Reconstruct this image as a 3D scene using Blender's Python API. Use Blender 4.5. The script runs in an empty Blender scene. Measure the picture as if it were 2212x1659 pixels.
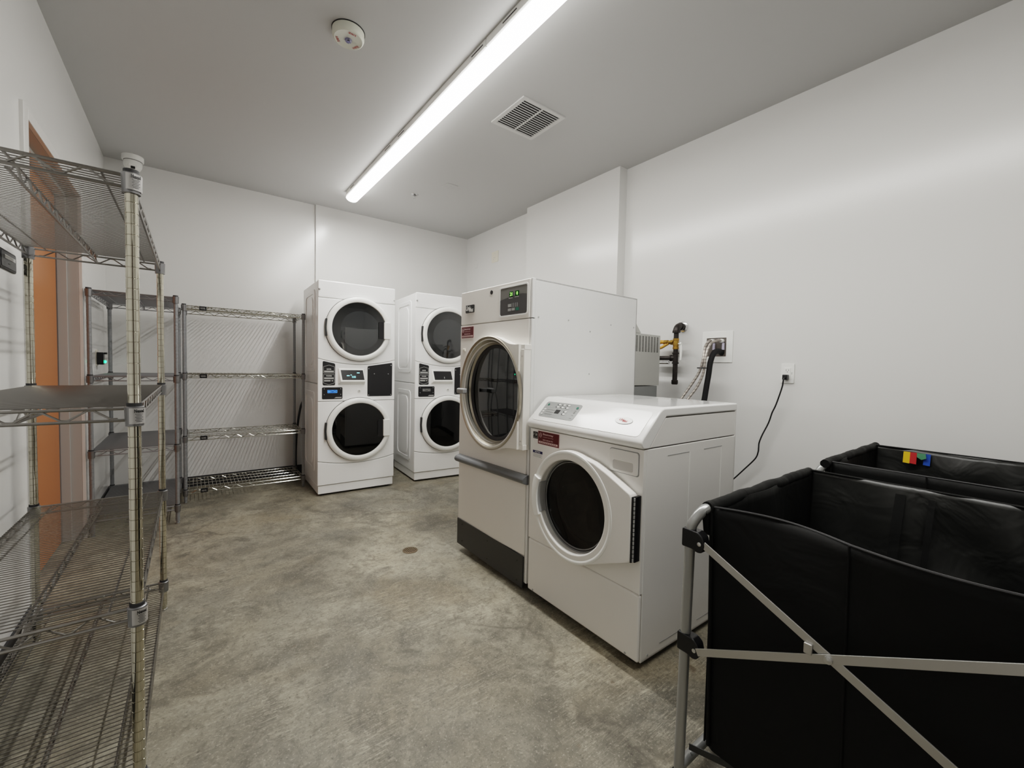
import bpy, bmesh, math, random
from mathutils import Vector, Matrix
random.seed(7)
C = bpy.context.scene.collection
PI = math.pi

# ------------------------------------------------------------------ materials
def P(name, col, rough=.5, metal=0., **kw):
    m = bpy.data.materials.new(name); m.use_nodes = True
    b = m.node_tree.nodes['Principled BSDF']
    b.inputs['Base Color'].default_value = (*col, 1)
    b.inputs['Roughness'].default_value = rough
    b.inputs['Metallic'].default_value = metal
    for k, v in kw.items():
        b.inputs[k.replace('_', ' ')].default_value = v
    return m

def noise_bump(m, scale=200, strength=.1, dist=.001, detail=3, rough_var=0.):
    nt = m.node_tree; b = nt.nodes['Principled BSDF']
    tc = nt.nodes.new('ShaderNodeTexCoord'); n = nt.nodes.new('ShaderNodeTexNoise')
    n.inputs['Scale'].default_value = scale; n.inputs['Detail'].default_value = detail
    bp = nt.nodes.new('ShaderNodeBump'); bp.inputs['Strength'].default_value = strength
    bp.inputs['Distance'].default_value = dist
    nt.links.new(tc.outputs['Object'], n.inputs['Vector'])
    nt.links.new(n.outputs['Fac'], bp.inputs['Height'])
    nt.links.new(bp.outputs['Normal'], b.inputs['Normal'])
    return m

def emit(name, col, s):
    m = bpy.data.materials.new(name); m.use_nodes = True
    nt = m.node_tree; nt.nodes.clear()
    e = nt.nodes.new('ShaderNodeEmission'); o = nt.nodes.new('ShaderNodeOutputMaterial')
    e.inputs['Color'].default_value = (*col, 1); e.inputs['Strength'].default_value = s
    nt.links.new(e.outputs[0], o.inputs[0]); return m

def tinted_glass(name, tint, ior=1.5, rough=.02):
    m = bpy.data.materials.new(name); m.use_nodes = True
    nt = m.node_tree; nt.nodes.clear()
    t = nt.nodes.new('ShaderNodeBsdfTransparent'); t.inputs['Color'].default_value = (*tint, 1)
    g = nt.nodes.new('ShaderNodeBsdfGlossy'); g.inputs['Roughness'].default_value = rough
    g.inputs['Color'].default_value = (.9, .9, .9, 1)
    lw = nt.nodes.new('ShaderNodeLayerWeight'); pw = nt.nodes.new('ShaderNodeMath'); pw.operation = 'POWER'; pw.inputs[1].default_value = 5
    nt.links.new(lw.outputs['Facing'], pw.inputs[0]); f0 = ((ior - 1) / (ior + 1)) ** 2 * 1.9
    f = nt.nodes.new('ShaderNodeMath'); f.operation = 'MULTIPLY_ADD'; f.inputs[1].default_value = 1 - f0; f.inputs[2].default_value = f0
    nt.links.new(pw.outputs[0], f.inputs[0])
    mx = nt.nodes.new('ShaderNodeMixShader'); o = nt.nodes.new('ShaderNodeOutputMaterial')
    nt.links.new(f.outputs[0], mx.inputs[0]); nt.links.new(t.outputs[0], mx.inputs[1])
    nt.links.new(g.outputs[0], mx.inputs[2]); nt.links.new(mx.outputs[0], o.inputs[0])
    return m

M = {}
M['wall'] = noise_bump(P('wall_paint', (.77, .765, .75), .22, Specular_IOR_Level=.5), 5, .05, .004, 2)
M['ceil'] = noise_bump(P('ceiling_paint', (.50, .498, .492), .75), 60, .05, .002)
M['white'] = P('white_enamel', (.95, .95, .945), .18)
M['whiteplastic'] = P('white_plastic', (.90, .90, .87), .3)
M['warm'] = P('warm_white_enamel', (.86, .835, .79), .28)
M['warm2'] = P('washer_enamel', (.88, .86, .825), .26)
M['side'] = P('dryer_side_enamel', (.80, .80, .79), .25)
M['hood'] = P('hood_plastic', (.90, .895, .875), .2)
M['black'] = P('black_plastic', (.008, .008, .009), .3)
M['blacksheet'] = P('black_panel', (.010, .010, .012), .38)
M['darkgrey'] = P('charcoal_panel', (.045, .046, .046), .45)
M['grey'] = P('grey_plastic', (.30, .30, .30), .4)
M['bargrey'] = P('bar_grey', (.13, .135, .14), .36)
M['keypad'] = P('keypad_grey', (.32, .33, .325), .45)
M['lid'] = P('lid_enamel', (.74, .74, .73), .06)
M['ctl1'] = P('overlay_dark', (.062, .063, .066), .4)
M['ctl2'] = P('overlay_mid', (.16, .16, .15), .4)
M['chrome'] = P('chrome_wire', (.50, .49, .44), .13, 1.)
M['chromeU1'] = P('nickel_wire', (.32, .31, .295), .28, 1.)
M['postU1'] = P('nickel_post', (.56, .535, .45), .06, 1.)
M['zinc'] = P('zinc_post', (.27, .28, .29), .36, .45)
M['zincwire'] = P('zinc_wire', (.27, .27, .28), .45, .8)
M['groove'] = P('post_groove', (.16, .14, .10), .35, 1.)
M['collar'] = P('collar_metal', (.24, .24, .245), .38, .85)
M['steelring'] = noise_bump(P('brushed_steel_ring', (.42, .38, .31), .38, 1.), 90, .05, .001)
M['steel'] = P('steel', (.6, .6, .6), .25, 1.)
M['drum'] = P('drum_steel', (.10, .10, .10), .4, 1.)
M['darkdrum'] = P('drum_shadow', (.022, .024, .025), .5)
M['rubber'] = P('rubber', (.03, .03, .032), .6)
M['glassblk'] = tinted_glass('washer_glass', (.22, .23, .23), 1.4)
M['glassgry'] = tinted_glass('dryer_glass', (.55, .56, .57), 1.5)
M['glassdk'] = tinted_glass('tumbler_glass', (.18, .20, .21), 1.8)
M['drygrey'] = P('dryer_inner_grey', (.22, .22, .225), .5)
M['drygrey2'] = P('dryer_inner_grey_light', (.29, .29, .295), .5)
M['maroon'] = P('maroon_sticker', (.105, .012, .016), .4)
M['pink'] = P('sticker_pink_white', (.68, .50, .49), .5)
M['navy'] = P('navy_print', (.012, .014, .09), .5)
M['ink'] = P('black_ink', (.015, .015, .015), .5)
M['greyink'] = P('grey_ink', (.42, .42, .41), .5)
M['whiteink'] = P('white_ink', (.78, .78, .76), .5)
M['redink'] = P('red_ink', (.36, .012, .008), .45)
M['green'] = P('green_button', (.008, .13, .085), .4)
M['lcdblue'] = emit('lcd_blue', (.10, .33, 1.), .55)
M['lcdbluedim'] = emit('lcd_blue_dim', (.004, .02, .20), .35)
M['cyan'] = emit('cyan_digits', (.25, .75, .80), .8)
M['ledgreen'] = emit('green_digits', (.35, .95, .15), 1.2)
M['ledgreendim'] = emit('green_digit_back', (.01, .10, .01), .12)
M['led'] = emit('green_lamp', (.02, 1., .35), 2.0)
M['lens'] = emit('fluorescent_lens', (1., .985, .95), 4.2)
M['door'] = noise_bump(P('orange_door_paint', (.46, .165, .055), .38), 40, .05, .001)
M['jambshade'] = P('jamb_shade_paint', (.42, .405, .385), .35)  # frame paint made darker: shade of the reveal put into its colour
M['frame'] = P('door_frame_paint', (.70, .69, .67), .35)
M['ivory'] = P('ivory_plate', (.76, .72, .62), .4)
M['alarm'] = P('alarm_ivory', (.66, .66, .57), .4)
M['iron'] = noise_bump(P('black_iron', (.035, .03, .028), .45, .6), 120, .2, .001)
M['brass'] = P('brass', (.42, .25, .06), .3, 1.)
M['yellow'] = P('yellow_gas_connector', (.58, .29, .03), .35)
M['galv'] = noise_bump(P('galvanised_sheet', (.50, .50, .475), .42, .75), 30, .05, .001)
M['galv2'] = P('galvanised_dark', (.28, .29, .29), .4, .8)
M['alum'] = P('brushed_aluminium', (.56, .55, .53), .35, .9)
M['tube'] = P('silver_painted_tube', (.36, .365, .36), .28, .55)
M['nickelscrew'] = P('screw', (.65, .65, .65), .3, 1.)
M['tagY'] = P('tag_yellow', (.80, .50, .01), .6)
M['tagR'] = P('tag_red', (.50, .02, .02), .6)
M['tagG'] = P('tag_green', (.01, .14, .05), .6)
M['tagB'] = P('tag_blue', (.01, .07, .40), .6)
M['bronze'] = P('drain_bronze', (.20, .15, .10), .45, .8)
M['void'] = P('dark_void', (.006, .006, .007), .8)
M['ventvoid'] = P('vent_void', (.02, .018, .02), .8)
M['ventpaint'] = P('vent_paint', (.60, .595, .58), .5)
M['silverlabel'] = P('silver_label', (.48, .47, .46), .35, .5)

def braided():
    m = P('braided_hose', (.45, .42, .38), .4, .6); nt = m.node_tree; b = nt.nodes['Principled BSDF']
    tc = nt.nodes.new('ShaderNodeTexCoord'); w = nt.nodes.new('ShaderNodeTexWave')
    w.bands_direction = 'Z'; w.inputs['Scale'].default_value = 14; w.inputs['Distortion'].default_value = 1.5
    r = nt.nodes.new('ShaderNodeValToRGB')
    r.color_ramp.elements[0].position = .02; r.color_ramp.elements[0].color = (.12, .09, .08, 1)
    r.color_ramp.elements[1].position = .09; r.color_ramp.elements[1].color = (.46, .42, .38, 1)
    nt.links.new(tc.outputs['Object'], w.inputs['Vector']); nt.links.new(w.outputs['Fac'], r.inputs[0])
    nt.links.new(r.outputs[0], b.inputs['Base Color']); return m
M['braid'] = braided()

def nylon(rough=.62, spec=.22, col=(.004, .0042, .0038), bd=.008):
    m = P('black_nylon', col, rough, Specular_IOR_Level=spec)
    nt = m.node_tree; b = nt.nodes['Principled BSDF']
    tc = nt.nodes.new('ShaderNodeTexCoord')
    n1 = nt.nodes.new('ShaderNodeTexNoise'); n1.inputs['Scale'].default_value = 5.5
    n1.inputs['Detail'].default_value = 3; n1.inputs['Distortion'].default_value = 1.1
    n2 = nt.nodes.new('ShaderNodeTexNoise'); n2.inputs['Scale'].default_value = 900
    b1 = nt.nodes.new('ShaderNodeBump'); b1.inputs['Strength'].default_value = .8; b1.inputs['Distance'].default_value = bd
    b2 = nt.nodes.new('ShaderNodeBump'); b2.inputs['Strength'].default_value = .15; b2.inputs['Distance'].default_value = .0008
    nt.links.new(tc.outputs['Object'], n1.inputs['Vector']); nt.links.new(tc.outputs['Object'], n2.inputs['Vector'])
    nt.links.new(n1.outputs['Fac'], b1.inputs['Height']); nt.links.new(n2.outputs['Fac'], b2.inputs['Height'])
    nt.links.new(b1.outputs['Normal'], b2.inputs['Normal']); nt.links.new(b2.outputs['Normal'], b.inputs['Normal'])
    return m
M['nylon'] = nylon(); M['nylonlit'] = nylon(.42, .8, (.0075, .008, .0068), .012)  # second one: same cloth, lighter and glossier for the lit inner back panel

def concrete():
    m = P('polished_concrete', (.3, .28, .22), .5); nt = m.node_tree; L = nt.links
    b = nt.nodes['Principled BSDF']
    tc = nt.nodes.new('ShaderNodeTexCoord')
    def noise(sc, det=5, dist=0., rough=.55, vec=None):
        n = nt.nodes.new('ShaderNodeTexNoise'); n.inputs['Scale'].default_value = sc
        n.inputs['Detail'].default_value = det; n.inputs['Distortion'].default_value = dist
        n.inputs['Roughness'].default_value = rough
        L.new(vec if vec is not None else tc.outputs['Object'], n.inputs['Vector']); return n.outputs['Fac']
    def ramp(src, a, bb, c0=(0, 0, 0), c1=(1, 1, 1)):
        r = nt.nodes.new('ShaderNodeValToRGB')
        r.color_ramp.elements[0].position = a; r.color_ramp.elements[0].color = (*c0, 1)
        r.color_ramp.elements[1].position = bb; r.color_ramp.elements[1].color = (*c1, 1)
        L.new(src, r.inputs[0]); return r.outputs[0]
    def mix(fac, a, bb, mode='MIX'):
        x = nt.nodes.new('ShaderNodeMixRGB'); x.blend_type = mode
        if isinstance(fac, float): x.inputs[0].default_value = fac
        else: L.new(fac, x.inputs[0])
        for i, v in ((1, a), (2, bb)):
            if isinstance(v, tuple): x.inputs[i].default_value = (*v, 1)
            else: L.new(v, x.inputs[i])
        return x.outputs[0]
    def mapping(rot, sc):
        mp = nt.nodes.new('ShaderNodeMapping'); mp.inputs['Rotation'].default_value = (0, 0, rot)
        mp.inputs['Scale'].default_value = sc; L.new(tc.outputs['Object'], mp.inputs[0]); return mp.outputs[0]
    base = ramp(noise(1.3, 8, .9, .68), .36, .64, (.22, .205, .165), (.54, .51, .41))
    # warm / cool drift
    base = mix(ramp(noise(2.3, 4, .8), .45, .72), base, (.40, .36, .265))
    base = mix(mix(.55, ramp(noise(.9, 5, .9, .6), .48, .62), (0, 0, 0)), base, (.27, .275, .265))
    # darker clouds
    base = mix(ramp(noise(3.6, 8, 1.2, .66), .50, .68, (0, 0, 0), (.85, .85, .85)), base, (.20, .185, .15))
    # pale chalky trowel scratches in patches
    sc = noise(1., 6, .9, .75, mapping(.35, (14., 120., 1.)))
    sc2 = noise(1., 6, .9, .75, mapping(-1.0, (16., 150., 1.)))
    patch = ramp(noise(1.7, 4, .7), .5, .64); patch2 = ramp(noise(2.2, 4, .7, .5, mapping(1.3, (1, 1, 1))), .5, .64)
    s1 = mix(1., ramp(sc, .5, .62), patch, 'MULTIPLY'); s2 = mix(1., ramp(sc2, .5, .62), patch2, 'MULTIPLY')
    base = mix(mix(.75, (0, 0, 0), s1), base, (.64, .60, .48))
    base = mix(mix(.75, (0, 0, 0), s2), base, (.64, .60, .48))
    # gritty mottling
    base = mix(ramp(noise(14, 9, .3, .8), .50, .64, (0, 0, 0), (.38, .38, .38)), base, (.62, .58, .47))
    base = mix(ramp(noise(11, 9, .4, .8), .52, .66, (0, 0, 0), (.42, .42, .42)), base, (.22, .205, .165))
    base = mix(ramp(noise(1.6, 3, .4), .56, .66, (0, 0, 0), (.35, .35, .35)), base, (.42, .34, .20))
    # speckle
    base = mix(ramp(noise(120, 3, 0, .7), .56, .68, (0, 0, 0), (.7, .7, .7)), base, (.60, .56, .47))
    base = mix(ramp(noise(85, 3, 0, .7), .58, .70, (0, 0, 0), (.65, .65, .65)), base, (.15, .135, .11))
    base = mix(ramp(noise(28, 5, .4, .7), .50, .66, (0, 0, 0), (.55, .55, .55)), base, (.22, .20, .16))
    # wandering hairline cracks
    vo = nt.nodes.new('ShaderNodeTexVoronoi'); vo.feature = 'DISTANCE_TO_EDGE'; vo.inputs['Scale'].default_value = .8
    wp = nt.nodes.new('ShaderNodeTexNoise'); wp.inputs['Scale'].default_value = 3.5; wp.inputs['Detail'].default_value = 5
    L.new(tc.outputs['Object'], wp.inputs['Vector'])
    va = nt.nodes.new('ShaderNodeMixRGB'); va.blend_type = 'ADD'; va.inputs[0].default_value = .45
    L.new(tc.outputs['Object'], va.inputs[1]); L.new(wp.outputs['Color'], va.inputs[2]); L.new(va.outputs[0], vo.inputs['Vector'])
    cr = ramp(vo.outputs['Distance'], .0, .014, (1, 1, 1), (0, 0, 0))
    cr = mix(1., cr, ramp(noise(1.4, 3, .3, .5, mapping(2.1, (1, 1, 1))), .48, .6), 'MULTIPLY')
    base = mix(mix(.5, (0, 0, 0), cr), base, (.17, .15, .12))
    # brown spots
    sp = ramp(noise(7.5, 2, .2), .735, .77)
    base = mix(mix(.6, (0, 0, 0), sp), base, (.20, .13, .06))
    gm = nt.nodes.new('ShaderNodeGamma'); gm.inputs[1].default_value = 1.6; L.new(base, gm.inputs[0])
    hs = nt.nodes.new('ShaderNodeHueSaturation'); hs.inputs['Saturation'].default_value = .68; hs.inputs['Value'].default_value = .98; L.new(gm.outputs[0], hs.inputs['Color'])
    base = mix(1., hs.outputs[0], (1.06, 1.035, .985), 'MULTIPLY')
    L.new(base, b.inputs['Base Color'])
    rr = ramp(noise(3., 5, .5), .3, .7, (.42, .42, .42), (.62, .62, .62)); L.new(rr, b.inputs['Roughness'])
    bp = nt.nodes.new('ShaderNodeBump'); bp.inputs['Strength'].default_value = .25; bp.inputs['Distance'].default_value = .004
    L.new(noise(45, 8, .3, .75), bp.inputs['Height']); L.new(bp.outputs[0], b.inputs['Normal'])
    return m
M['floor'] = concrete()

# ------------------------------------------------------------------ mesh builder
class MB:
    def __init__(s): s.v = []; s.f = []; s.sm = []
    def add(s, vs, fs, smooth=False):
        n = len(s.v); s.v += [tuple(x) for x in vs]
        s.f += [tuple(i + n for i in f) for f in fs]; s.sm += [smooth] * len(fs); return s
    def box(s, x0, x1, y0, y1, z0, z1):
        v = [(x, y, z) for z in (z0, z1) for y in (y0, y1) for x in (x0, x1)]
        return s.add(v, [(0, 2, 3, 1), (4, 5, 7, 6), (0, 1, 5, 4), (2, 6, 7, 3), (0, 4, 6, 2), (1, 3, 7, 5)])
    def prism(s, poly, a0, a1, ax='y', smooth=False):
        """poly = 2D points; ax = extrusion axis. y: pts are (x,z); x: (y,z); z: (x,y)."""
        def mk(p, a):
            return (p[0], a, p[1]) if ax == 'y' else ((a, p[0], p[1]) if ax == 'x' else (p[0], p[1], a))
        n = len(poly); v = [mk(p, a0) for p in poly] + [mk(p, a1) for p in poly]
        s.add(v, [tuple(range(n)), tuple(range(2 * n - 1, n - 1, -1))])
        k = len(s.v) - 2 * n
        for i in range(n):
            j = (i + 1) % n
            s.f.append((k + i, k + n + i, k + n + j, k + j)); s.sm.append(smooth)
        return s
    def ring(s, outer, inner, a0, a1, ax='y'):
        """plate between two loops having the same number of points"""
        def mk(p, a):
            return (p[0], a, p[1]) if ax == 'y' else ((a, p[0], p[1]) if ax == 'x' else (p[0], p[1], a))
        n = len(outer)
        v = [mk(p, a0) for p in outer] + [mk(p, a0) for p in inner] + [mk(p, a1) for p in outer] + [mk(p, a1) for p in inner]
        f = []
        for i in range(n):
            j = (i + 1) % n
            f += [(i, j, n + j, n + i), (2 * n + j, 2 * n + i, 3 * n + i, 3 * n + j),
                  (j, i, 2 * n + i, 2 * n + j), (n + i, n + j, 3 * n + j, 3 * n + i)]
        return s.add(v, f)
    def lathe(s, prof, c, ax='y', n=64, shear=None, a0=0., a1=2 * PI, closed=True):
        """prof = [(r, a)], revolve round axis ax through point c"""
        full = abs(a1 - a0 - 2 * PI) < 1e-6; m = n if full else n + 1
        v = []
        for r, a in prof:
            for i in range(m):
                t = a0 + (a1 - a0) * i / n; p, q = r * math.cos(t), r * math.sin(t)
                if ax == 'y': w = [c[0] + p, c[1] + a, c[2] + q]
                elif ax == 'z': w = [c[0] + p, c[1] + q, c[2] + a]
                else: w = [c[0] + a, c[1] + p, c[2] + q]
                if shear: w = shear(w)
                v.append(w)
        f = []
        for k in range(len(prof) - 1):
            for i in range(n):
                j = (i + 1) % m if full else i + 1
                f.append((k * m + i, k * m + j, (k + 1) * m + j, (k + 1) * m + i))
        s.add(v, f, True); k0 = len(s.v) - len(v)
        if full:
            if prof[0][0] > 1e-5 and closed: s.f.append(tuple(k0 + i for i in range(m))); s.sm.append(False)
            if prof[-1][0] > 1e-5 and closed: s.f.append(tuple(k0 + (len(prof) - 1) * m + i for i in range(m - 1, -1, -1))); s.sm.append(False)
        return s
    def tube(s, pts, r, n=8, cap=True):
        pts = [Vector(p) for p in pts]; m = len(pts); v = []; up = None
        for i, p in enumerate(pts):
            d = ((pts[min(i + 1, m - 1)] - pts[max(i - 1, 0)])).normalized()
            if up is None:
                up = Vector((0, 0, 1)) if abs(d.z) < .9 else Vector((1, 0, 0))
            a = d.cross(up).normalized(); up = a.cross(d).normalized()
            rr = r[i] if isinstance(r, (list, tuple)) else r
            for k in range(n):
                t = 2 * PI * k / n; v.append(p + (a * math.cos(t) + up * math.sin(t)) * rr)
        f = [(i * n + k, i * n + (k + 1) % n, (i + 1) * n + (k + 1) % n, (i + 1) * n + k) for i in range(m - 1) for k in range(n)]
        s.add(v, f, True)
        if cap:
            k0 = len(s.v) - len(v)
            s.f += [tuple(k0 + k for k in range(n - 1, -1, -1)), tuple(k0 + (m - 1) * n + k for k in range(n))]; s.sm += [False, False]
        return s
    def build(s, name, mat, parent=None, bevel=0., seg=2, label=None):
        me = bpy.data.meshes.new(name); me.from_pydata(s.v, [], s.f)
        me.polygons.foreach_set('use_smooth', [True] * len(s.f) if bevel else s.sm)
        bm = bmesh.new(); bm.from_mesh(me); bmesh.ops.recalc_face_normals(bm, faces=bm.faces); bm.to_mesh(me); bm.free()
        if any(s.sm) or bevel: me.set_sharp_from_angle(angle=math.radians(38))
        me.materials.append(M[mat] if isinstance(mat, str) else mat)
        o = bpy.data.objects.new(name, me); C.objects.link(o)
        if parent: o.parent = parent
        if bevel:
            b = o.modifiers.new('bevel', 'BEVEL'); b.width = bevel; b.segments = seg; b.limit_method = 'ANGLE'
            b.angle_limit = math.radians(40); b.harden_normals = True
        if label: o['label'] = label
        return o

def thing(name, label, cat, loc=(0, 0, 0), rz=0., group=None):
    o = bpy.data.objects.new(name, None); C.objects.link(o); o.location = loc; o.rotation_euler = (0, 0, rz)
    o.empty_display_size = .1; return tag(o, label, cat, group)
def tag(o, label, cat, group=None):
    o['label'] = label; o['category'] = cat
    if group: o['group'] = group
    return o
def struct(mb, name, mat, parent=None, bevel=0.):
    o = mb.build(name, mat, parent, bevel)
    if parent is None: o['kind'] = 'structure'
    return o

def rrect(x0, x1, z0, z1, r, n=5):
    out = []
    for cx, cz, a in ((x1 - r, z1 - r, 0), (x0 + r, z1 - r, PI / 2), (x0 + r, z0 + r, PI), (x1 - r, z0 + r, 1.5 * PI)):
        for i in range(n + 1):
            t = a + PI / 2 * i / n; out.append((cx + r * math.cos(t), cz + r * math.sin(t)))
    return out
def rpoly(pts, r, n=4):
    """round the corners of a convex polygon"""
    out = []; m = len(pts)
    for i in range(m):
        p = Vector(pts[i]); a = (Vector(pts[i - 1]) - p).normalized(); b = (Vector(pts[(i + 1) % m]) - p).normalized()
        for k in range(n + 1):
            t = k / n; q = (p + a * r) * (1 - t) ** 2 + p * 2 * t * (1 - t) + (p + b * r) * t * t; out.append((q.x, q.y))
    return out
def circle(cx, cz, r, n=64): return [(cx + r * math.cos(2 * PI * i / n), cz + r * math.sin(2 * PI * i / n)) for i in range(n)]
def holed(poly, cx, cz, r, n=96):
    """matching loops (outer polygon sampled around a centre, inner circle)"""
    ang = sorted(set([2 * PI * i / n for i in range(n)] + [math.atan2(p[1] - cz, p[0] - cx) % (2 * PI) for p in poly]))
    outer, inner = [], []
    for t in ang:
        d = (math.cos(t), math.sin(t)); best = None
        for i in range(len(poly)):
            a, b = poly[i], poly[(i + 1) % len(poly)]
            ex, ez = b[0] - a[0], b[1] - a[1]; den = d[0] * ez - d[1] * ex
            if abs(den) < 1e-12: continue
            s = ((a[0] - cx) * ez - (a[1] - cz) * ex) / den; u = ((a[0] - cx) * d[1] - (a[1] - cz) * d[0]) / den
            if s > 0 and -1e-6 <= u <= 1 + 1e-6 and (best is None or s > best): best = s
        outer.append((cx + d[0] * best, cz + d[1] * best)); inner.append((cx + d[0] * r, cz + d[1] * r))
    return outer, inner

def text(s, mat, parent, o, xd, yd, width, height, name='lettering', bold=0., italic=0., label=None):
    """flat lettering; o = lower-left corner, xd/yd unit vectors, stretched to width x height"""
    cu = bpy.data.curves.new('tmp_text', 'FONT'); cu.body = s; cu.offset = bold; cu.shear = italic; cu.resolution_u = 3
    ob = bpy.data.objects.new('tmp_text', cu); C.objects.link(ob)
    dg = bpy.context.evaluated_depsgraph_get(); me = bpy.data.meshes.new_from_object(ob.evaluated_get(dg))
    bpy.data.objects.remove(ob); bpy.data.curves.remove(cu)
    xs = [v.co.x for v in me.vertices]; ys = [v.co.y for v in me.vertices]
    x0, x1, y0, y1 = min(xs), max(xs), min(ys), max(ys)
    xd, yd, o = Vector(xd), Vector(yd), Vector(o)
    for v in me.vertices:
        v.co = o + xd * ((v.co.x - x0) / (x1 - x0) * width) + yd * ((v.co.y - y0) / (y1 - y0) * height)
    me.name = name; me.materials.clear(); me.materials.append(M[mat])
    ob = bpy.data.objects.new(name, me); C.objects.link(ob); ob.parent = parent
    if label: ob['label'] = label
    return ob
def ftext(s, mat, parent, x, z, w, h, y=-.002, **k):
    return text(s, mat, parent, (x, y, z), (1, 0, 0), (0, 0, 1), w, h, **k)

# ------------------------------------------------------------------ camera
YAW, PITCH, ROLL, F, CH = .6494, .0393, .021, 913.0, 1.177
fw = Vector((math.sin(YAW) * math.cos(PITCH), math.cos(YAW) * math.cos(PITCH), -math.sin(PITCH)))
r_ = Vector((math.cos(YAW), -math.sin(YAW), 0)); u_ = r_.cross(fw)
r2 = r_ * math.cos(ROLL) + u_ * math.sin(ROLL); u2 = -r_ * math.sin(ROLL) + u_ * math.cos(ROLL)
cd = bpy.data.cameras.new('camera'); cam = bpy.data.objects.new('camera', cd); C.objects.link(cam)
cd.sensor_width = 36; cd.lens = F * 36 / 2212; cd.clip_start = .02
mw = Matrix.Identity(4)
for i in range(3): mw[i][0] = r2[i]; mw[i][1] = u2[i]; mw[i][2] = -fw[i]
mw[0][3], mw[1][3], mw[2][3] = 0, 0, CH
cam.matrix_world = mw
bpy.context.scene.camera = cam

# ------------------------------------------------------------------ room
XL, XR, YB, YF, H, T = -.565, 2.906, 4.89, -1.9, 2.845, .15
DY0, DY1, DZ = 2.735, 3.868, 2.222        # door opening in the left wall
struct(MB().box(XL - T, XR + T, YF - T, YB + T, -.12, 0), 'floor', 'floor')
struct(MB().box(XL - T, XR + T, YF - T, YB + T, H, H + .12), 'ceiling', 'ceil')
w = MB(); w.box(XL - T, XL, YF, DY0, 0, H).box(XL - T, XL, DY1, YB, 0, H).box(XL - T, XL, DY0, DY1, DZ, H)
struct(w, 'wall_left', 'wall')
w = MB(); w.prism([(XL - T, YB + T), (XL - T, YB), (1.055, YB), (1.055, YB - .026), (XR + T, YB - .026), (XR + T, YB + T)], 0, H, 'z')
struct(w, 'wall_back', 'wall')
struct(MB().box(XR, XR + T, YF, YB - .026, 0, H), 'wall_right', 'wall')
struct(MB().box(XL - T, XR + T, YF - T, YF, 0, H), 'wall_front', 'wall')
struct(MB().box(2.812, XR, 2.299, 3.505, 0, H), 'wall_chase', 'wall')

d2 = MB().box(-.15, .80, YF, YF + .045, .005, 2.13).build('added_dark_door', P('added_door_brown', (.06, .03, .018), .4)); d2['kind'] = 'structure'  # unseen dark door, added so the chrome posts have something dark to reflect
MB().box(-.21, -.15, YF, YF + .055, 0, 2.19).box(.80, .86, YF, YF + .055, 0, 2.19).box(-.15, .80, YF, YF + .055, 2.13, 2.19).build('door_casing', 'frame', d2, .003)  # casing of the added door
# door in the left wall: recessed leaf, frame
d = MB().box(XL - .135, XL - .10, DY0 + .045, DY1 - .052, .008, DZ - .04).build('door_1', 'door'); d['kind'] = 'structure'
fr = MB()
fr.box(XL - .005, XL + .014, DY0 - .045, DY0 + .022, 0, DZ + .03).box(XL - .005, XL + .014, DY1 - .022, DY1 + .03, 0, DZ + .03)
fr.box(XL - .005, XL + .014, DY0 + .022, DY1 - .022, DZ - .022, DZ + .03)
fr.build('door_casing', 'frame', d, .003)
jb = MB().box(XL - T, XL - .005, DY0, DY0 + .022, 0, DZ).box(XL - T, XL - .005, DY1 - .022, DY1, 0, DZ).box(XL - T, XL - .005, DY0, DY1, DZ - .022, DZ)
jb.box(XL - .098, XL - .055, DY1 - .036, DY1 - .02, 0, DZ - .02).box(XL - .098, XL - .055, DY0 + .02, DY0 + .036, 0, DZ - .02)
jb.build('door_jamb', 'jambshade', d, .002)
MB().box(XL - .098, XL - .055, DY0 + .02, DY1 - .02, DZ - .04, DZ - .02).build('door_stop', 'frame', d, .002)
hb = MB(); hb.lathe([(.0, -.06), (.009, -.06), (.009, -.02), (.028, -.018), (.028, 0), (0, 0)], (XL - .098 + 0., DY0 + .11, 1.0), 'x', 20)
hb.tube([(XL - .045, DY0 + .11, 1.0), (XL - .045, DY0 + .23, 1.0)], .009)
hb.build('door_lever', 'steel', d)

b = MB().box(XL, XL + .008, YF, DY0 - .046, 0, .10).box(XL, XL + .008, DY1 + .031, YB - .008, 0, .10); struct(b, 'baseboard_left', 'rubber')
struct(MB().box(XL, 1.055, YB - .008, YB, 0, .10).box(1.055, XR, YB - .034, YB - .026, 0, .10), 'baseboard_back', 'rubber')
struct(MB().box(XR - .008, XR, YF, 2.299, 0, .10).box(XR - .008, XR, 3.505, YB - .034, 0, .10), 'baseboard_right', 'rubber')
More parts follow.
